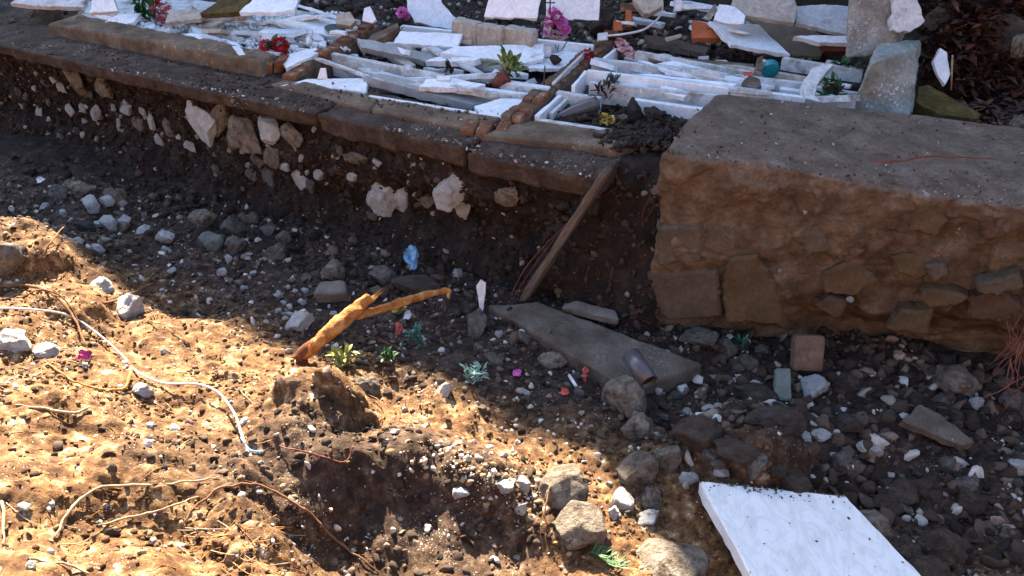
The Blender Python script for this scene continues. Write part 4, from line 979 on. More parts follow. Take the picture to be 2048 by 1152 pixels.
V, F = tube_mesh([U(1108, 238, 1.06), U(1150, 222, 1.10), U(1196, 206, 1.15)], [.025, .05, .055], 12, .004, 5); Vl, c = local(V)
o = obj('fallen_vase', make_mesh('fallen_vase', Vl, F, True), M_pvc, label='dark brown pointed vase fallen in the near right grave', cat='vase'); o.location = c
for k, (cx, cy, ww, hh, mk, lb) in enumerate(((1270,216,34,52,'d','dark upright clod at the kerb of the near right grave'),(1310,226,50,36,'b','brown clod right of the dark upright clod'),(1240,232,30,18,'t','pale crumpled stone beside the yellow flower'),(1290,280,50,30,'d','black soil clod on the mortar by the huge block'),(1250,268,36,24,'d','small black soil clod on the mortar strip'),(1325,268,44,28,'d','black soil clod wedged against the corner of the huge block'))):
    rock(cx, cy, ww, hh, mk, place=U(cx, cy + hh * .3, 1.09), name='soil_clod', label=lb, cat='soil clod')
n = 900; px = RNG.uniform(1080, 1390, n); py = RNG.uniform(196, 290, n); ok = (py > 205 + (px - 1100) * .06) & (py < 236 + (px - 1080) * .2)
pos = np.array([U(a_, b_, 1.07) for a_, b_ in zip(px[ok], py[ok])])
scatter_mesh('grave_soil', pos, RNG.uniform(.012, .04, len(pos)), np.clip(RNG.normal(.12, .12, len(pos)), 0, 1), M_gravel, kind='stuff', label='black crumbly soil filling the near right grave', cat='soil')
n = 700; px = RNG.uniform(700, 1080, n); py = RNG.uniform(100, 190, n); ok = (np.abs(py - (112 + (px - 720) * .2)) < 16)
pos = np.array([U(a_, b_, 1.05) for a_, b_ in zip(px[ok], py[ok])])
scatter_mesh('grave_gravel', pos, RNG.uniform(.012, .03, len(pos)), np.clip(RNG.normal(.5, .3, len(pos)), 0, 1), M_gravel, kind='stuff', label='purplish grey gravel in the middle graves', cat='gravel')
n = 1500; px = RNG.uniform(560, 1700, n); py = RNG.uniform(-30, 120, n)
pos = np.array([U(a_, b_, 1.04) for a_, b_ in zip(px, py)])
scatter_mesh('terrace_rubble', pos, RNG.uniform(.012, .05, len(pos)), np.clip(RNG.normal(.45, .28, len(pos)), 0, 1), M_gravel, kind='stuff', label='mixed rubble strewn between the broken graves', cat='rubble')

# ================================================================== TRENCH AND BANK
# leaning plank
pa, pb = U(1216, 338, 1.17), G(1052, 598) + [0, 0, .02]
d = pb - pa; dn = d / np.linalg.norm(d); sd = np.cross(dn, [0, 0, 1]); sd /= np.linalg.norm(sd)
if sd[0] < 0: sd = -sd
fr = np.cross(sd, dn);  fr = fr if fr[1] < 0 else -fr
w0, w1, th = .058, .105, .05
c8 = [pb - sd * w1 + fr * th / 2, pb + sd * w1 * .7 + fr * th / 2, pb + sd * w1 * .7 - fr * th / 2, pb - sd * w1 - fr * th / 2,
      pa - sd * w0 + fr * th / 2, pa + sd * w0 + fr * th / 2, pa + sd * w0 - fr * th / 2, pa - sd * w0 - fr * th / 2]
Mx = np.stack([sd, -fr, -dn], 1); loc_ = [(np.asarray(p) - pb) @ Mx for p in c8]
V, F, _ = hexa(loc_, (10, 5, 60), .010, 6, 12, 1)
V[:, 0] += .010 * fbm(np.stack([V[:, 2] * .4, V[:, 2], 0 * V[:, 2]], -1), 3, 3)
o = obj('wooden_plank', make_mesh('wooden_plank', V, F, True), M_wood, label='long weathered grey plank leaning against the earth wall', cat='plank')
o.matrix_world = Matrix(((*Mx[0], pb[0]), (*Mx[1], pb[1]), (*Mx[2], pb[2]), (0, 0, 0, 1)))
for k in range(4):
    a_ = G(1020 + k * 8, 596) + [0, 0, .01]; b_ = U(1150 + k * 14, 430 - k * 20, .75)
    tube_obj('dry_root', [a_, a_ * .6 + b_ * .4 + [.03 * k - .04, 0, .02], b_], [.005, .004, .002], M_rootr, sides=5, label='thin red-brown root running beside the leaning plank', cat='root', group='roots beside the leaning plank')

# flat concrete slab in the trench
def ground_slab(name, pix, th, mm, dz, jit=.012, step=.05, bev=.008, zoff=None, **kw):
    pts = [U(u, v, z) for (u, v, z) in pix]
    return slab_obj(name, pts, th, mm, None, jit=jit, step=step, bev=bev, seed=int(pix[0][0]), **kw)
c = [U(968,622,.10), U(1290,790,.06), U(1408,735,.05), U(1010,597,.12)]
P4 = [U(985,602,.14), U(1250,778,.06), U(1404,760,.05), U(1402,722,.06), U(1330,690,.08), U(1120,618,.13)]
Vs, Fs = slab_mesh(P4, .09, .012, .05, .01, 3)
# rough body: use a hexahedron for relief
c8t = [U(976,610,.09), U(1262,782,.025), U(1410,726,.03), U(1075,604,.10)]
hexa_obj('concrete_slab', [p - [0, 0, .13] for p in c8t] + c8t, (110, 60, 10), M_slabc, None, amp=.024, freq=6, m=30, seed=7, octv=6, label='flat grey-brown concrete slab lying in the trench under the plank', cat='concrete slab')
# marble slab lower right
mt = [U(1398, 962, .07), U(1538, 1215, .16), U(1915, 1215, .02), U(1692, 992, .05)]
n_ = np.cross(mt[1] - mt[0], mt[3] - mt[0]); n_ /= np.linalg.norm(n_); n_ = n_ if n_[2] > 0 else -n_
mt[2] = UPL(1905, 1215, mt[0], n_)
slab_obj('marble_slab', mt, .075, M_marble3, None, jit=.004, step=.05, bev=.006, label='large clean white marble slab tilted in the rubble at lower right', cat='marble slab')
sp_ = []
for _ in range(420):
    a_ = random.random(); b_ = random.random() ** 3 * (.03 + .10 * float(vnoise(np.array([a_ * 6, 0., 0.])))) if random.random() < .80 else random.random() ** .7
    sp_.append((mt[0] * (1 - a_) + mt[3] * a_) * (1 - b_) + (mt[1] * (1 - a_) + mt[2] * a_) * b_ + n_ * .003)
scatter_mesh('slab_crumbs', np.array(sp_), .0012 + .009 * RNG.random(420) ** 6, np.clip(RNG.normal(.6, .15, 420), 0, 1), M_gravel, kind='stuff', label='soil crumbs spilled on the clean marble slab', cat='soil crumbs')
# grey-brown pipe stub
p0, p1 = G(1282, 718) + [0, 0, .17], G(1300, 778) + [0, 0, .06]
p1 = U(1298, 765, .135); p0 = p1 - .23 * np.array([.42, -.84, -.30])
pe = empty('pipe_stub', p1, label='short grey-brown plastic pipe stub on the flat concrete slab', cat='pipe')
dd = (p1 - p0) / np.linalg.norm(p1 - p0)
sdv = np.cross(dd, [0, 0, 1.0]); sdv /= np.linalg.norm(sdv); upv = np.cross(sdv, dd)
V = []; F = []; ns = 28
for rad, q in ((.062, p0), (.062, p1), (.056, p1), (.056, p0)):
    for s_ in range(ns):
        t = 2 * math.pi * s_ / ns; V.append(q + (sdv * math.cos(t) + upv * math.sin(t)) * rad)
for r_ in range(4):
    for s_ in range(ns):
        a_, b_ = r_ * ns + s_, r_ * ns + (s_ + 1) % ns; a2, b2 = ((r_ + 1) % 4) * ns + s_, ((r_ + 1) % 4) * ns + (s_ + 1) % ns
        F.append((a_, b_, b2, a2))
Vl, c = local(np.array(V)); o = obj('pipe_wall', make_mesh('pipe_wall', Vl, F, False), M_pvc, pe); o.location = c
for p_ in o.data.polygons: p_.use_smooth = abs(Vector(p_.normal).dot(Vector(dd))) < .7

V, F = tube_mesh([p1 - dd * .05, p1 - dd * .025], .0555, 20, 0, 2); Vl, c = local(V); o = obj('shade_plug', make_mesh('shade_plug', Vl, F), M_wallsoil, pe); o.location = c  # dark disc put in as the shade inside the pipe mouth
def box_on(label, name, quad, z, h, mm, lean=0, amp=.006, n=(10, 8, 8), cat=None, seed=0, m=14):
    pts = plane_pts(quad, z, None, lean)
    nn = np.cross(pts[1] - pts[0], pts[3] - pts[0]); nn /= np.linalg.norm(nn)
    if np.dot(nn, CP - pts[0]) < 0: nn = -nn
    return hexa_obj(name, [p - nn * h for p in pts] + pts, n, mm, None, amp=amp, freq=9, m=m, seed=seed, label=label, cat=cat or name.replace('_', ' '))
g = G(1615, 742); box_on('brown brick standing upright at the foot of the huge block', 'clay_brick', [(1586,742),(1646,744),(1652,672),(1592,670)], g[2] + .05, .09, mat('brown_brick', [(.3, (.13, .075, .05)), (.55, (.19, .12, .085)), (.8, (.27, .19, .14))], scale=9, bump=.5, bscale=60, fine=.4), 62)
g = G(1565, 795); box_on('narrow greenish grey stone strip left of the speckled white stone', 'stone_strip', [(1548,800),(1584,802),(1582,736),(1552,736)], g[2] + .02, .05, M_st['n'], 40)
g = G(1880, 880); slab_obj('concrete_shard', plane_pts([(1803,842),(1838,808),(1880,826),(1950,884),(1925,890),(1860,866)], g[2] + .12, (1860, 866), 14), .05, M_slabc, None, jit=.008, step=.04, label='flat triangular grey concrete shard in the rubble on the right', cat='concrete shard')
g = G(655, 585); box_on('pale grey squared stone below the earth wall, left of blue plastic', 'squared_stone', [(624,588),(694,586),(690,560),(640,562)], g[2] + .11, .12, M_st['g'], 20, .012, m=8)
g = G(1150, 615); box_on('dark flat stone between the plank and the flat slab', 'flat_stone', [(1120,612),(1240,640),(1232,618),(1150,600)], g[2] + .11, .07, M_st['g'], 12, .014, m=8)

# branch with a fork
br = empty('broken_branch', G(620, 715), label='thick forked broken branch with bare orange wood on the bank', cat='branch')
b0, b1, b2, b3 = G(606, 722) + [0, 0, .03], U(660, 662, .33), U(706, 625, .38), U(738, 596, .43)
tube_obj('trunk', [b0, U(632, 690, .26), b1, b2, b3], [.034, .042, .05, .048, .036], M_bark, br, sides=16, jit=.013, k=12)
tube_obj('bark_stub', [b0 - [0, 0, .08], b0 + [.0, 0, .02], U(632, 688, .255)], [.036, .042, .046], M_barkd, br, sides=12, jit=.008)
tube_obj('side_limb', [U(700, 636, .36), U(745, 622, .34), U(800, 606, .33), U(850, 590, .33), U(893, 582, .32), U(897, 596, .31)], [.026, .026, .030, .024, .022, .012], M_bark, br, sides=14, jit=.012, k=10)

for k in range(6):
    q0 = b3 + np.array([random.uniform(-.02, .02), random.uniform(-.02, .02), -.02]); dq = (b3 - b2) / np.linalg.norm(b3 - b2)
    tube_obj('splinter', [q0, q0 + dq * .05, q0 + dq * random.uniform(.07, .11) + np.array([random.uniform(-.02, .02), 0, random.uniform(-.01, .02)])], [.012, .007, .001], M_bark, br, sides=5, k=3)
# cables and roots
def gpath(pts, dz=.012): return [G(u, v) + np.array([0, 0, (p[0] if p else dz)]) for u, v, *p in pts]
def root(name, pts, r, mm, label, cat='root', dz=.008, sides=7, jit=.009, **kw):
    return tube_obj(name, gpath(pts, dz), r, mm, sides=sides, jit=jit, label=label, cat=cat, **kw)
root('electric_cable', [(-30,626),(60,628),(140,640),(200,678),(250,722,.03),(275,752),(330,776),(395,782,.05),(440,802,.06),(472,842,.05),(484,876,.04),(498,908,.0)], .0062, M_cable, 'thin white cable winding down the sunlit bank', 'cable', jit=0, dz=.035)
root('electric_cable', [(484,884,.03),(500,902),(524,906)], .005, M_blue, 'short blue-grey cable end on the sunlit bank', 'cable', jit=0)
root('tree_root', [(-20,576),(60,580,.03),(110,602,.05),(150,645,.04),(172,700,.02)], [.008,.009,.008,.006], M_root, 'curved brown root arching over the top of the bank')
root('tree_root', [(190,618,.02),(240,605,.03),(285,590,.05),(306,580,.05)], [.006,.008,.010,.012], M_root, 'straight brown root with a red tip at the edge of the bank')
root('tree_root', [(40,606,.03),(90,596,.06),(135,612,.04),(160,650)], [.005,.006,.005,.004], M_root, 'short looped root at the left end of the bank')
root('tree_root', [(100,730),(150,768,.02),(205,784,.02),(250,784,.03),(266,756,.05)], [.005,.006,.007,.009], M_bark, 'orange root with upturned end in the bank')
root('tree_root', [(112,1078),(140,1030,.02),(195,988,.03),(270,980,.03),(380,974,.03),(440,958,.02)], [.003,.006,.006,.007,.005,.002], M_rootp, 'long pale root across the lower bank')
root('tree_root', [(362,1056),(400,1018,.03),(445,985,.03),(500,975,.02),(535,984,.03),(590,1018,.04),(620,1036,.03),(650,1064,.03),(690,1098,.02),(720,1120,.02),(760,1152)], [.002,.005,.006,.006,.007,.007,.006,.005,.003], M_root, 'long brown root hanging over the shaded hollow')
root('tree_root', [(200,1052),(270,1040,.02),(340,1020,.02),(400,1000,.02)], [.003,.005,.005,.004], M_rootp, 'thin pale root beside the long pale root')
root('tree_root', [(-10,930),(5,1010),(10,1090),(0,1150)], .006, M_rootp, 'pale root along the left edge of the bank')
root('tree_root', [(60,1120),(120,1128),(180,1150)], .005, M_rootp, 'pale root in the lower left corner')
root('tree_root', [(0,810),(80,818),(150,832,.02),(184,820,.03)], [.005,.006,.008,.006], M_rootp, 'short bone-pale root on the left of the bank')
root('tree_root', [(86,520,.03),(112,500,.08),(136,486,.13)], [.006,.005,.003], M_root, 'upright reddish twig at the left edge of the trench')
root('tree_root', [(100,510,.05),(130,504,.07),(162,504,.08)], [.004,.003,.002], M_root, 'level reddish twig at the left edge of the trench')
root('tree_root', [(300,648,.01),(340,660,.03),(380,690,.01)], .004, M_root, 'short curved root in the sandy hollow')
root('tree_root', [(560,895),(620,912,.02),(690,930,.02),(706,908,.05)], .004, M_rootr, 'thin red root on the brow of the bank')
root('tree_root', [(735,790),(760,812,.03),(768,836),(740,850)], .004, M_root, 'fine looping root right of the white-streaked clod')
root('tree_root', [(720,670),(760,685,.02),(800,700)], .004, M_rootr, 'thin red root between branch and green sprig')
root('tree_root', [(1092,1062),(1090,1030,.06),(1100,1000,.10)], [.007,.006,.004], M_root, 'stiff brown root sticking up by the striped boulder')
rp = [U(1740, 321, 1.36), U(1800, 322, 1.365), U(1850, 313, 1.355), U(1920, 314, 1.35), U(1990, 318, 1.33)]
tube_obj('red_root', rp, [.005, .006, .005, .004], M_rootr, label='thin red root lying on the top of the huge block', cat='root')
rr = random.Random(9)
for k in range(26):
    u0, v0 = rr.uniform(1990, 2060), rr.uniform(590, 700); s0 = U(u0, v0, .45 + rr.uniform(-.2, .3)); s0[1] -= .1
    tube_obj('hanging_root', [s0, s0 + [rr.uniform(-.06, .06), -.06, -.12], s0 + [rr.uniform(-.14, .1), -.08, -rr.uniform(.2, .38)]], [.004, .003, .0015], M_rootr, sides=5, k=4,
             label='fine red root hanging from the right end of the huge block', cat='root', group='root tuft on the block')
for k in range(80):
    u0, v0 = rr.uniform(0, 480), rr.uniform(650, 1150)
    if rr.random() < .35: u0, v0 = rr.uniform(350, 560), rr.uniform(1040, 1150)
    a_ = rr.uniform(-.5, .5); L = rr.uniform(30, 90)
    root('fine_root', [(u0, v0), (u0 + L * .5, v0 + L * a_ + rr.uniform(-10, 10)), (u0 + L, v0 + L * a_ * 1.3 + rr.uniform(-14, 14))], .0024, rr.choice((M_root, M_rootp, M_bark)), autolabel(u0 + L / 2, v0, 'fine thin', 'rootlet'), 'root', sides=4, jit=0, k=4, group='rootlets on the bank')

# named stones: cx, cy, w, h, material, label
NAMED = [
 (172,374,58,38,'t','tan stone topmost of the heap at the foot of the wall, far left'),(232,385,46,44,'t','round tan-grey stone right of the topmost tan stone'),(122,382,40,34,'g','grey stone at the left of the heap below the wall'),
 (186,406,38,42,'w','bright white speckled stone in the heap below the wall'),(219,444,34,36,'w','white rounded stone, left of a touching pair below the wall'),(249,441,30,34,'w','white rounded stone, right of a touching pair below the wall'),
 (172,452,44,28,'d','dark stone below the bright white speckled stone'),(287,456,36,30,'w','lone white stone right of the touching pair'),(331,473,36,32,'w','lone white stone furthest right of the white row'),
 (408,436,56,44,'t','tan stone at the wall foot left of the grey cluster'),(470,444,56,62,'g','tall grey stone in the cluster at the wall foot'),(498,434,40,30,'t','tan stone resting on the tall grey stone'),
 (424,480,56,46,'n','pale greenish stone in front of the tall grey stone'),(476,484,44,46,'g','grey stone at the foot of the grey cluster'),(536,456,38,30,'g','small grey stone right of the grey cluster'),(570,474,32,36,'g','light grey stone right of the grey cluster'),
 (546,502,58,42,'g','lone sharp grey stone in front of the dark wall foot'),(660,538,60,46,'t','tan knobbly stone left of the blue plastic'),(765,548,56,40,'g','pale grey stone touching the blue plastic'),(838,574,110,40,'b','long dark stone under the blue plastic'),
 (918,544,26,26,'w','small white stone between blue plastic and plank'),(598,634,62,52,'w','cream stone left of the forked branch'),(950,640,44,78,'g','upright tan-grey stone below the white shard'),
 (1092,666,22,40,'t','pinkish upright pebble left of the flat concrete slab'),(1045,668,36,34,'g','grey stone beside the pinkish pebble'),(1105,716,60,30,'t','pale tan stone at the near edge of the flat slab'),(985,716,40,30,'g','grey stone above the cyan netting'),
 (912,722,76,32,'b','dark brown lump above the cyan netting'),(1234,556,64,38,'n','pale green stone behind the flat slab, near the huge block'),(1226,590,62,38,'g','grey stone in front of the pale green stone'),(1398,672,76,42,'g','blue-grey stone at the corner of the flat slab'),
 (1450,692,40,44,'g','grey stone right of the blue-grey stone'),(1492,722,46,36,'g','grey stone left of the upright brown brick'),(1524,694,34,32,'g','small grey stone by the foot of the ochre block'),(1620,770,66,52,'w','white stone speckled with black below the upright brown brick'),
 (1686,764,62,44,'b','dark stone right of the white speckled stone'),(1914,748,96,62,'t','large pale stone alone at the foot of the huge block'),(1500,776,104,54,'b','dark stone with white crumbs right of the pipe'),(1550,838,120,56,'b','broad brown stone in the middle of the right rubble'),
 (1410,814,44,26,'w','white stone below the pipe'),(1372,822,26,22,'w','small white stone left of the white stone below the pipe'),(1394,858,100,66,'b','brown-grey rock below the white stones'),(1610,872,34,32,'w','white stone above the big soil-coated rock'),
 (1646,868,46,24,'w','white-capped stone right of the big soil-coated rock'),(1686,912,48,40,'g','grey-white stone right of the soil-coated rock'),(1725,888,28,24,'w','left one of two small white stones in the right rubble'),(1750,900,30,26,'w','right one of two small white stones in the right rubble'),
 (1704,842,66,44,'b','brown stone left of the triangular shard'),(1250,786,84,90,'t','egg-shaped tan stone left of the pipe'),(1268,850,76,66,'t','tan stone below the egg-shaped stone'),(1330,906,60,62,'t','rough tan stone on the edge of the sunlight'),
 (1268,932,96,64,'t','broad stone with yellow sunlit edge'),(1138,965,120,110,'t','large grey striped boulder in the sunlight'),(1148,1046,124,96,'t','large boulder with white sunlit top, lower centre'),(1252,992,56,46,'w','white sunlit stone right of the striped boulder'),
 (1306,990,48,52,'t','tan stone right of the white sunlit stone'),(1295,1028,56,36,'w','white rounded stone below the tan stone'),(1226,1022,24,34,'w','small white stone touching the boulders'),(1376,950,40,28,'w','white stone above the marble slab corner'),
 (1446,940,38,22,'w','small pale stone above the marble slab edge'),(1345,1112,150,120,'t','big tan rock left of the clean marble slab'),(1578,962,84,60,'b','brown angular stone on the upper edge of the marble slab'),(1800,974,98,56,'b','long brown brick-like stone right of the marble slab'),
 (1882,1088,92,76,'b','grey-brown rock in the lower right rubble'),(1796,1090,80,56,'b','rock beside the right edge of the marble slab'),(1940,992,66,54,'b','grey-brown stone right of the long brown stone'),(1862,1136,96,56,'b','rock at the bottom right of the marble slab'),
 (1738,1046,76,64,'t','tan stone touching the right edge of the marble slab'),(2034,930,44,34,'w','white stone at the right edge of the picture'),(1480,895,130,40,'b','big flat soil-coated rock above the marble slab'),
 (205,570,44,44,'w','white lump on the crest of the bank, left one'),(258,598,76,62,'w','large white sunlit rock on the crest of the bank'),(734,762,58,38,'t','cream stone right of the white-streaked clod'),(892,768,30,48,'w','pale upright stone left of the cyan netting'),
 (288,776,44,34,'w','white stone under the cable on the bank'),(36,672,70,44,'w','white stone at the left edge of the bank'),(95,698,56,34,'w','white stone below the curved brown root'),(132,904,34,18,'w','flat white chip on the left bank'),
 (48,1012,26,24,'w','white pebble at the lower left of the bank'),(925,980,40,26,'w','white sunlit stone at the left of the gravel stripe'),(1005,965,44,30,'w','white sunlit stone, largest in the gravel stripe'),(1052,962,34,34,'w','white sunlit stone beside the striped boulder'),(1040,1010,30,26,'w','white sunlit stone below the gravel stripe'),
 (20,500,70,80,'t','sunlit ochre lump at the far left end of the bank')]
for (cx, cy, ww, hh, mk, lb) in NAMED:
    rock(cx, cy, ww, hh, mk, label=lb, cat='stone')

# loose small stones one can count
rs = random.Random(21)
def inpoly(x, y, poly):
    c = False; j = len(poly) - 1
    for i in range(len(poly)):
        if (poly[i][1] > y) != (poly[j][1] > y) and x < (poly[j][0] - poly[i][0]) * (y - poly[i][1]) / (poly[j][1] - poly[i][1]) + poly[i][0]: c = not c
        j = i
    return c
REG = [
 ('x', 'pale stones heaped below the wall', [(95,365),(250,365),(330,440),(360,500),(180,500),(80,450)], 24, (16, 36), 'wwwt'),
 ('small pale stone in the rubble strip along the foot of the earth wall', 'small stones at the wall foot', [(60,440),(280,490),(440,480),(640,560),(700,640),(560,640),(400,560),(200,520)], 44, (10, 22), 'wwwtg'),
 ('small stone in the gravel between the branch and the flat concrete slab', 'small stones mid trench', [(680,560),(960,620),(1200,760),(1180,830),(900,760),(780,690),(620,600)], 46, (12, 28), 'wtgggb'),
 ('small stone in the dark rubble around the marble slab', 'small stones of the right rubble', [(1330,790),(1560,740),(2040,790),(2040,1150),(1830,1150),(1690,980),(1400,950),(1300,850)], 78, (16, 52), 'wgbbbbggbd'),
 ('small white stone in the sunlit gravel of the bank', 'small stones on the sunlit bank', [(780,780),(960,800),(1180,850),(1300,1000),(1200,1080),(1040,980),(860,920)], 22, (10, 20), 'wwt'),
 ('small white stone poking from the sunny bank soil', 'white stones in the bank soil', [(0,640),(250,640),(470,780),(480,950),(300,1150),(0,1150)], 20, (9, 22), 'wwt')]
for lb, gr, poly, n, (a_, b_), mk in REG:
    xs = [p[0] for p in poly]; ys = [p[1] for p in poly]; k = 0
    while k < n:
        x, y = rs.uniform(min(xs), max(xs)), rs.uniform(min(ys), max(ys))
        if not inpoly(x, y, poly): continue
        q = a_ + (b_ - a_) * rs.random() ** 1.6
        if 1390 < x < 1850 and y > 955 and x < 1690 + (y - 990) * .95 and x > 1385 + (y - 960) * .5: k += 1; continue
        mk_ = rs.choice(mk); rock(x, y, q, q * rs.uniform(.6, 1.0), mk_, sink=.40, label=autolabel(x, y, size_word(q) + ' ' + SWORD[mk_], 'stone'), cat='stone', group=gr); k += 1

# rubbish and plants in the trench
rag('plastic_rag', G(826, 545) + [0, -.02, .14], .055, .085, M_blue, 'crumpled blue plastic rag at the foot of the earth wall', 'rag', 1.0, 5, .9)
sh = plane_pts([(956,598),(952,572),(962,560),(972,566),(970,596),(965,626),(959,624)], G(962, 620)[2] + .04, (962, 624), 70); slab_obj('porcelain_shard', sh, .02, M_whitep, None, jit=.003, step=.03, label='narrow white porcelain shard standing in the gravel', cat='shard')
sh = plane_pts([(1288,638),(1292,614),(1304,612),(1312,640),(1306,652),(1294,650)], G(1300, 650)[2] + .05, (1300, 650), 55); slab_obj('porcelain_shard', sh, .025, M_whitep, None, jit=.003, step=.03, label='white curved porcelain shard leaning at the huge block', cat='shard')
g = G(1157, 556); o = rock(1157, 548, 22, 22, 'w', name='patterned_ball', label='small blue and white ball behind the flat slab', cat='ball'); o.data = o.data.copy(); o.data.materials.clear()
o.data.materials.append(mat('blue_white_glaze', [(.44, (.06, .13, .40)), (.5, (.7, .72, .78))], scale=2.2, bump=0, rough=.3, fine=.1))
def sprig(u, v, n, L, Wd, mm, label, cat='plant', name='leafy_sprig', sh=.05, dz=.02):
    return bouquet(G(u, v) + [0, 0, dz], label, cat, [], [(n, L, Wd, mm, sh)], name=name)
sprig(686, 734, 46, .075, .011, M_leafy, 'sunlit yellow-green leafy sprig at the foot of the branch', sh=.09)
sprig(776, 724, 30, .06, .010, M_leafg, 'small green sprig on the gravel right of the branch')
sprig(830, 690, 50, .06, .006, M_leaft, 'dark teal-green artificial leaves on the gravel', name='artificial_leaves', sh=.10)
sprig(950, 768, 70, .06, .005, M_leafc, 'pale cyan frilly netting on the gravel', 'netting', 'netting_scrap', .10)
sprig(1128, 598, 30, .06, .010, M_leafy, 'yellow-green leaves behind the flat slab')
sprig(1160, 594, 20, .06, .010, M_leafg, 'green leaves right of the yellow-green leaves behind the slab')
sprig(1480, 700, 18, .07, .010, M_leaft, 'teal shreds among stones at the foot of the huge block', 'scrap', 'plastic_shreds')
sprig(800, 636, 6, .07, .020, M_leafy, 'lime-green leaf under the branch limb')
e = empty('grass_tuft', G(1200, 1120), label='green conifer-like grass tuft at the bottom centre', cat='grass tuft')
for k in range(44):
    t = k / 44; b_ = G(1175 + 60 * t, 1112 + 36 * t) + [0, 0, .03]
    leaf_part(e, b_, .085, .0035, M_leafg, rs.uniform(-2.6, -.3), rs.uniform(.0, .5), 'blade', .1)
rag('paper_scrap', G(815, 640) + [0, 0, .04], .03, .035, M_whitep, 'small white paper scrap under the branch limb', 'scrap', .5, 8)
rag('plastic_scrap', G(800, 668) + [0, 0, .04], .025, .05, M_redp, 'red plastic strip left of the teal leaves', 'scrap', .9, 2, .2)
rag('plastic_scrap', G(1265, 582) + [0, 0, .06], .05, .025, M_redp, 'red plastic scrap beside the pale green stone', 'scrap', .6, 4)
rag('plastic_scrap', G(1168, 762) + [0, 0, .05], .014, .055, M_redp, 'narrow red strip left of the egg-shaped stone', 'scrap', 1.1, 6, .15)
rag('plastic_scrap', G(1128, 790) + [0, 0, .03], .03, .025, M_redp, 'orange-red scrap on the gravel below the narrow strip', 'scrap', .5, 7)
rag('petal_scrap', G(1035, 752) + [0, 0, .03], .03, .025, M_pink, 'pinkish petal scrap right of the cyan netting', 'scrap', .5, 9)
rag('magenta_petal', G(172, 724) + [0, 0, .05], .04, .03, M_mag, 'bright magenta cloth petal on the sunny bank', 'petal', .7, 11)
tube_obj('plastic_tube', [G(1138, 758) + [0, 0, .03], G(1152, 780) + [0, 0, .03]], .011, M_whitep, sides=10, k=2, label='short white plastic tube on the gravel', cat='tube')
rag('white_wrapper', G(92, 376) + [0, -.05, .10], .035, .03, M_whitep, 'tiny white wrapper at the wall foot, far left', 'scrap', .8, 13)

# gravel, clods: nobody could count these
def spread(n, xr, yr, dens):
    x = RNG.uniform(*xr, n); y = RNG.uniform(*yr, n)
    k = RNG.random(n) < dens(x, y); return x[k], y[k]
def trench_d(x, y):
    s, t = wall_st(x, y); P_ = np.stack([x, y, 0 * x], -1)
    return np.clip(1.25 * (1 - dryness_and_shade(x, y)) * (.35 + .9 * vnoise(P_ * 2.1)), 0, 1) * ((t < .05) | ((s > 5.75) & (t < .9)))
def not_slab(x, y):
    return ~((x > 1.0) & (x < 2.1) & (y < 3.75) & (y > 2.6) & (x > 1.02 + (3.7 - y) * .15) & (x < 1.9 + (3.6 - y) * .3))
x, y = spread(34000, (-4.6, 4.2), (2.5, 7.2), lambda x, y: trench_d(x, y) * not_slab(x, y))
sz = .006 + .030 * RNG.random(len(x)) ** 3.2
right = np.clip((x - .6) / 1.0, 0, 1); sz = sz * (1 + 1.1 * right)
tone = np.where(RNG.random(len(x)) < .09, RNG.uniform(.8, 1, len(x)), np.clip(RNG.normal(.34, .23, len(x)), 0, 1))
scatter_split('rubble_gravel', np.stack([x, y, hgt(x, y) + sz * .08], -1), sz, tone, M_gravel, kind='stuff', label='dark mixed gravel and crumbs covering the trench', cat='gravel')
x, y = spread(60000, (-4.4, 1.6), (2.3, 6.0), lambda x, y: dryness_and_shade(x, y) * np.clip(.15 + 1.1 * vnoise(np.stack([x, y, 0 * x + 4], -1) * 3.0) ** 2 * 1.4, 0, 1))
sz = .003 + .017 * RNG.random(len(x)) ** 4.0; tone = np.clip(RNG.normal(.52, .27, len(x)), 0, 1)
scatter_mesh('soil_crumbs', np.stack([x, y, hgt(x, y) + sz * .15], -1), sz, tone, M_clod, kind='stuff', label='loose ochre soil crumbs on the sunlit bank', cat='soil crumbs')
x, y = spread(2600, (-4.6, .9), (4.4, 7.6), lambda x, y: np.where((wall_st(x, y)[1] > -.55) & (wall_st(x, y)[1] < .1), 1, 0) * .9)
sz = .010 + .05 * RNG.random(len(x)) ** 3; tone = np.clip(RNG.normal(.22, .2, len(x)), 0, 1)
scatter_mesh('wall_talus', np.stack([x, y, hgt(x, y) + sz * .3], -1), sz, tone, M_gravel, kind='stuff', label='dark crumbled earth fallen along the wall foot', cat='rubble')

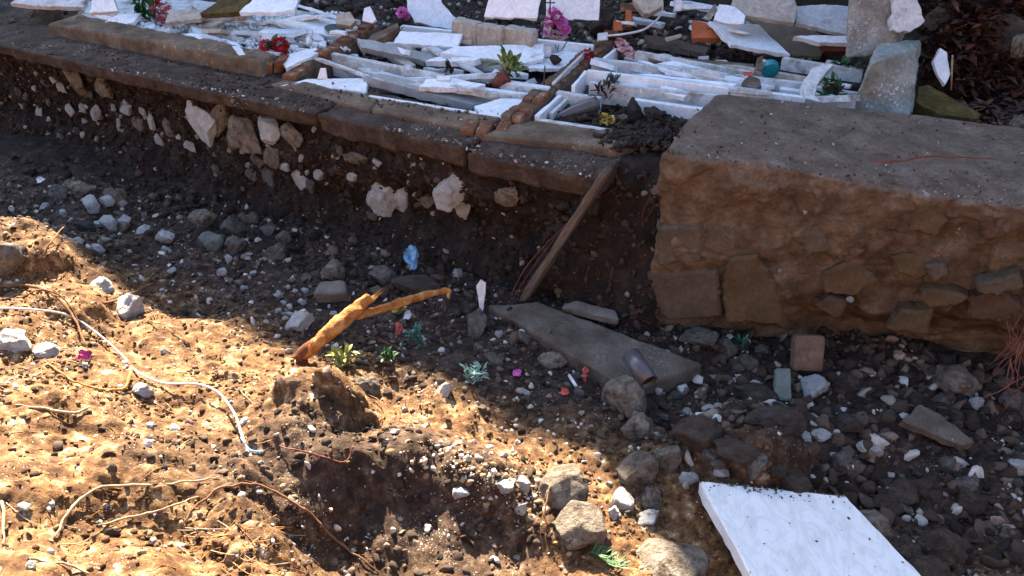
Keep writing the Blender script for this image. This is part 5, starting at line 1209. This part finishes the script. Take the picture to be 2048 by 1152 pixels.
# ------------------------------------------------------------------ broken marble strewn over the graves
rq = random.Random(44)
def shards(n, box, zr, group, label, along=.75, big=(.10, .38)):
    k = 0
    while k < n:
        u, v = rq.uniform(box[0], box[1]), rq.uniform(box[2], box[3])
        if box[4] and not box[4](u, v): continue
        if abs(u - (1020 + 192 * (236 - v) / 158)) < (50 if big[1] < .45 else 170) and v > 70: continue
        if abs(u - (575 + 173 * (150 - v) / 108)) < (35 if big[1] < .45 else 90) and 40 < v < 155: continue
        p = U(u, v, rq.uniform(*zr)); L = rq.uniform(*big); Wd = rq.uniform(.04, .14)
        a = (-.53 + rq.gauss(0, .25)) if rq.random() < along else rq.uniform(-1.5, 1.5)
        d = np.array([math.cos(a), math.sin(a), rq.gauss(0, .10)]); e_ = np.array([-math.sin(a), math.cos(a), rq.gauss(-.1, .25)])
        pts = [p - d * L / 2 - e_ * Wd * rq.uniform(.3, .6), p + d * L / 2 * rq.uniform(.7, 1) - e_ * Wd * rq.uniform(.2, .6), p + d * L / 2 + e_ * Wd * rq.uniform(.1, .6), p + d * rq.uniform(-.1, .2) * L + e_ * Wd * rq.uniform(.4, .8), p - d * L / 2 * rq.uniform(.6, 1) + e_ * Wd * .5]
        mm = rq.choice((M_marble, M_marble2, M_marble2, M_plaster if rq.random() < .5 else M_marble, M_marble))
        adj = ('long ' if L > .45 else 'short ' if L < .18 else '') + {M_marble.name: 'bluish white', M_marble2.name: 'grimy grey-white', M_plaster.name: 'cream'}[mm.name]
        slab_obj('marble_shard', pts, rq.uniform(.022, .05), mm, None, jit=.006, step=.05, seed=k, label=autolabel(u, v, adj, 'slab piece'), cat='marble shard', group=group)
        k += 1
shards(46, (170, 700, 12, 118, lambda u, v: v < 44 + (u - 130) * .17 and v > 20), (1.17, 1.22), 'shards on the left graves', 'flat bluish white marble shard lying in the jumble of the left graves', .6, (.12, .42))
shards(30, (700, 1090, 60, 215, lambda u, v: v > 66 + (u - 700) * .03 and v < 168 + (u - 700) * .12), (1.10, 1.17), 'shards on the middle graves', 'flat white marble shard lying inside the middle graves', .7, (.08, .26))
shards(24, (1200, 1700, 105, 205, lambda u, v: v > 108 + (u - 1200) * .03 and v < 190), (1.12, 1.22), 'shards on the right graves', 'flat white marble shard lying inside the right graves', .8, (.08, .26))
shards(26, (600, 1700, -25, 75, lambda u, v: not (800 < u < 1210)), (1.12, 1.3), 'shards behind the graves', 'broken pale slab piece in the debris behind the graves', .5, (.10, .40))

# white crumbled limestone stripe in the sun
n = 420; px = RNG.normal(0, 1, n); t_ = RNG.random(n)
uu = 860 + 250 * t_ + 34 * px; vv = 900 + 120 * t_ ** 1.1 + 22 * RNG.normal(0, 1, n)
pos = GV(uu, vv) + [0, 0, .004]
scatter_mesh('limestone_crumbs', pos, .004 + .024 * RNG.random(n) ** 4, np.clip(RNG.normal(.90, .12, n), 0, 1), M_clod, kind='stuff', label='white limestone crumbs in a sunlit stripe beside the striped boulder', cat='limestone crumbs')
# pale pebbles broken out along the coping edge and on the block
n = 700; ss = RNG.uniform(-1, 5.6, n); tt_ = np.abs(RNG.normal(0, .05, n)); keep = vnoise(np.stack([ss * 1.7, 0 * ss, 0 * ss], -1)) > .5
pos = np.array([wp(a_, b_ - .01, 1.10 + .01 * random.random() - .03 * (a_ > 4.6)) for a_, b_ in zip(ss[keep], tt_[keep])])
scatter_mesh('edge_pebbles', pos, .004 + .013 * RNG.random(len(pos)) ** 2, np.clip(RNG.normal(.66, .2, len(pos)), 0, 1), M_gravel, kind='stuff', label='pale pebbles along the broken edge of the coping', cat='pebbles')
n = 1500; a_ = RNG.random(n); b_ = RNG.random(n) ** 2.2
pos = (bf[4] * (1 - a_)[:, None] + bf[5] * a_[:, None]) * (1 - b_)[:, None] + (bf[7] * (1 - a_)[:, None] + bf[6] * a_[:, None]) * b_[:, None] + [0, 0, .008]
scatter_mesh('block_grit', pos, .002 + .012 * RNG.random(n) ** 5, np.clip(RNG.normal(.60, .16, n), 0, 1), M_gravel, kind='stuff', label='loose grit on the flat top of the huge block', cat='grit')

shards(9, (660, 1085, 96, 215, lambda u, v: v > 100 + (u - 700) * .06 and v < 150 + (u - 660) * .17), (1.12, 1.2), 'marble bars on the middle graves', 'long narrow marble bar fallen among the middle graves', 1.0, (.45, 1.0))
shards(11, (1190, 1640, 112, 200, lambda u, v: v > 114 + (u - 1190) * .08 and v < 168 + (u - 1190) * .09), (1.16, 1.26), 'marble bars on the right graves', 'long narrow marble bar fallen among the right graves', 1.0, (.45, 1.0))
shards(8, (190, 640, 22, 100, lambda u, v: v < 44 + (u - 130) * .15), (1.2, 1.26), 'marble bars on the left graves', 'long flat marble piece on the white chips of the left graves', .8, (.4, .8))

# crumbling earth stuck on the wall face
n = 5200; ss = RNG.uniform(-1.5, 5.5, n); zz = RNG.uniform(-.05, 1.0, n)
Pq = W0[None] + ss[:, None] * WD[None] + np.stack([0 * ss, 0 * ss, zz], -1)
Pq = Pq - WN[None] * (wall_rec(Pq, ss, zz) - .004)[:, None]
sz = .006 + .034 * RNG.random(n) ** 3
tone = np.where(RNG.random(n) < .05, RNG.uniform(.7, .95, n), np.clip(RNG.normal(.12, .14, n), 0, 1))
scatter_split('wall_crumbs', Pq, sz, tone, M_gravel, kind='stuff', label='crumbling earth and grit stuck to the wall face', cat='rubble')

ids = np.nonzero((SL_N @ WN > .15) & (SL_V[:, 2] > -.05))[0]; ids = RNG.choice(ids, 1100)
pos = SL_V[ids] + RNG.normal(0, .012, (1100, 3)); sz = .005 + .035 * RNG.random(1100) ** 3.5
tone = np.where(RNG.random(1100) < .03, .8, np.clip(RNG.normal(.2, .16, 1100), 0, 1))
scatter_split('slump_crumbs', pos, sz, tone, M_gravel, kind='stuff', label='loose earth clods on the slump behind the plank', cat='rubble')
for k in range(14):
    q = SL_V[ids[k]] + WN * .02
    tube_obj('hanging_root', [q, q + [random.uniform(-.05, .05), -.03, -.08], q + [random.uniform(-.12, .08), -.04, -random.uniform(.14, .30)]], [.003, .0025, .001], M_rootr, sides=4, k=4, label='fine red root in the slumped earth behind the plank', cat='root', group='roots in the slump')

n = 3200; ss = RNG.uniform(-1.5, 5.6, n); tt_ = RNG.uniform(.0, .42, n); keep = vnoise(np.stack([ss * 2.3, tt_ * 6, 0 * ss + 3], -1)) > .38
ss, tt_ = ss[keep], tt_[keep]
pos = np.array([wp(a_, b_, 1.103 - .02 * (a_ > 3.3) - .025 * (a_ > 4.6)) for a_, b_ in zip(ss, tt_)])
sz = .003 + .016 * RNG.random(len(pos)) ** 4
scatter_mesh('coping_crumbs', pos, sz, np.clip(RNG.normal(.36, .17, len(pos)), 0, 1), M_gravel, kind='stuff', label='loose dirt crumbs scattered on the coping', cat='soil crumbs')
n = 420; px = RNG.normal(1290, 42, n); py = RNG.normal(272, 14, n)
pos = np.array([U(a_, b_, 1.125) for a_, b_ in zip(px, py)])
scatter_split('spilled_soil', pos, .006 + .034 * RNG.random(n) ** 2.5, np.clip(RNG.normal(.12, .1, n), 0, 1), M_gravel, kind='stuff', label='black soil spilled over the mortar beside the huge block', cat='soil')
n = 260; px = RNG.uniform(560, 1010, n); py = 168 + (px - 560) * .165 + RNG.normal(0, 8, n)
pos = np.array([U(a_, b_, 1.13) for a_, b_ in zip(px, py)])
scatter_mesh('mortar_crumbs', pos, .003 + .014 * RNG.random(n) ** 3, np.clip(RNG.normal(.55, .2, n), 0, 1), M_gravel, kind='stuff', label='crumbs on the tan mortar strip', cat='crumbs')
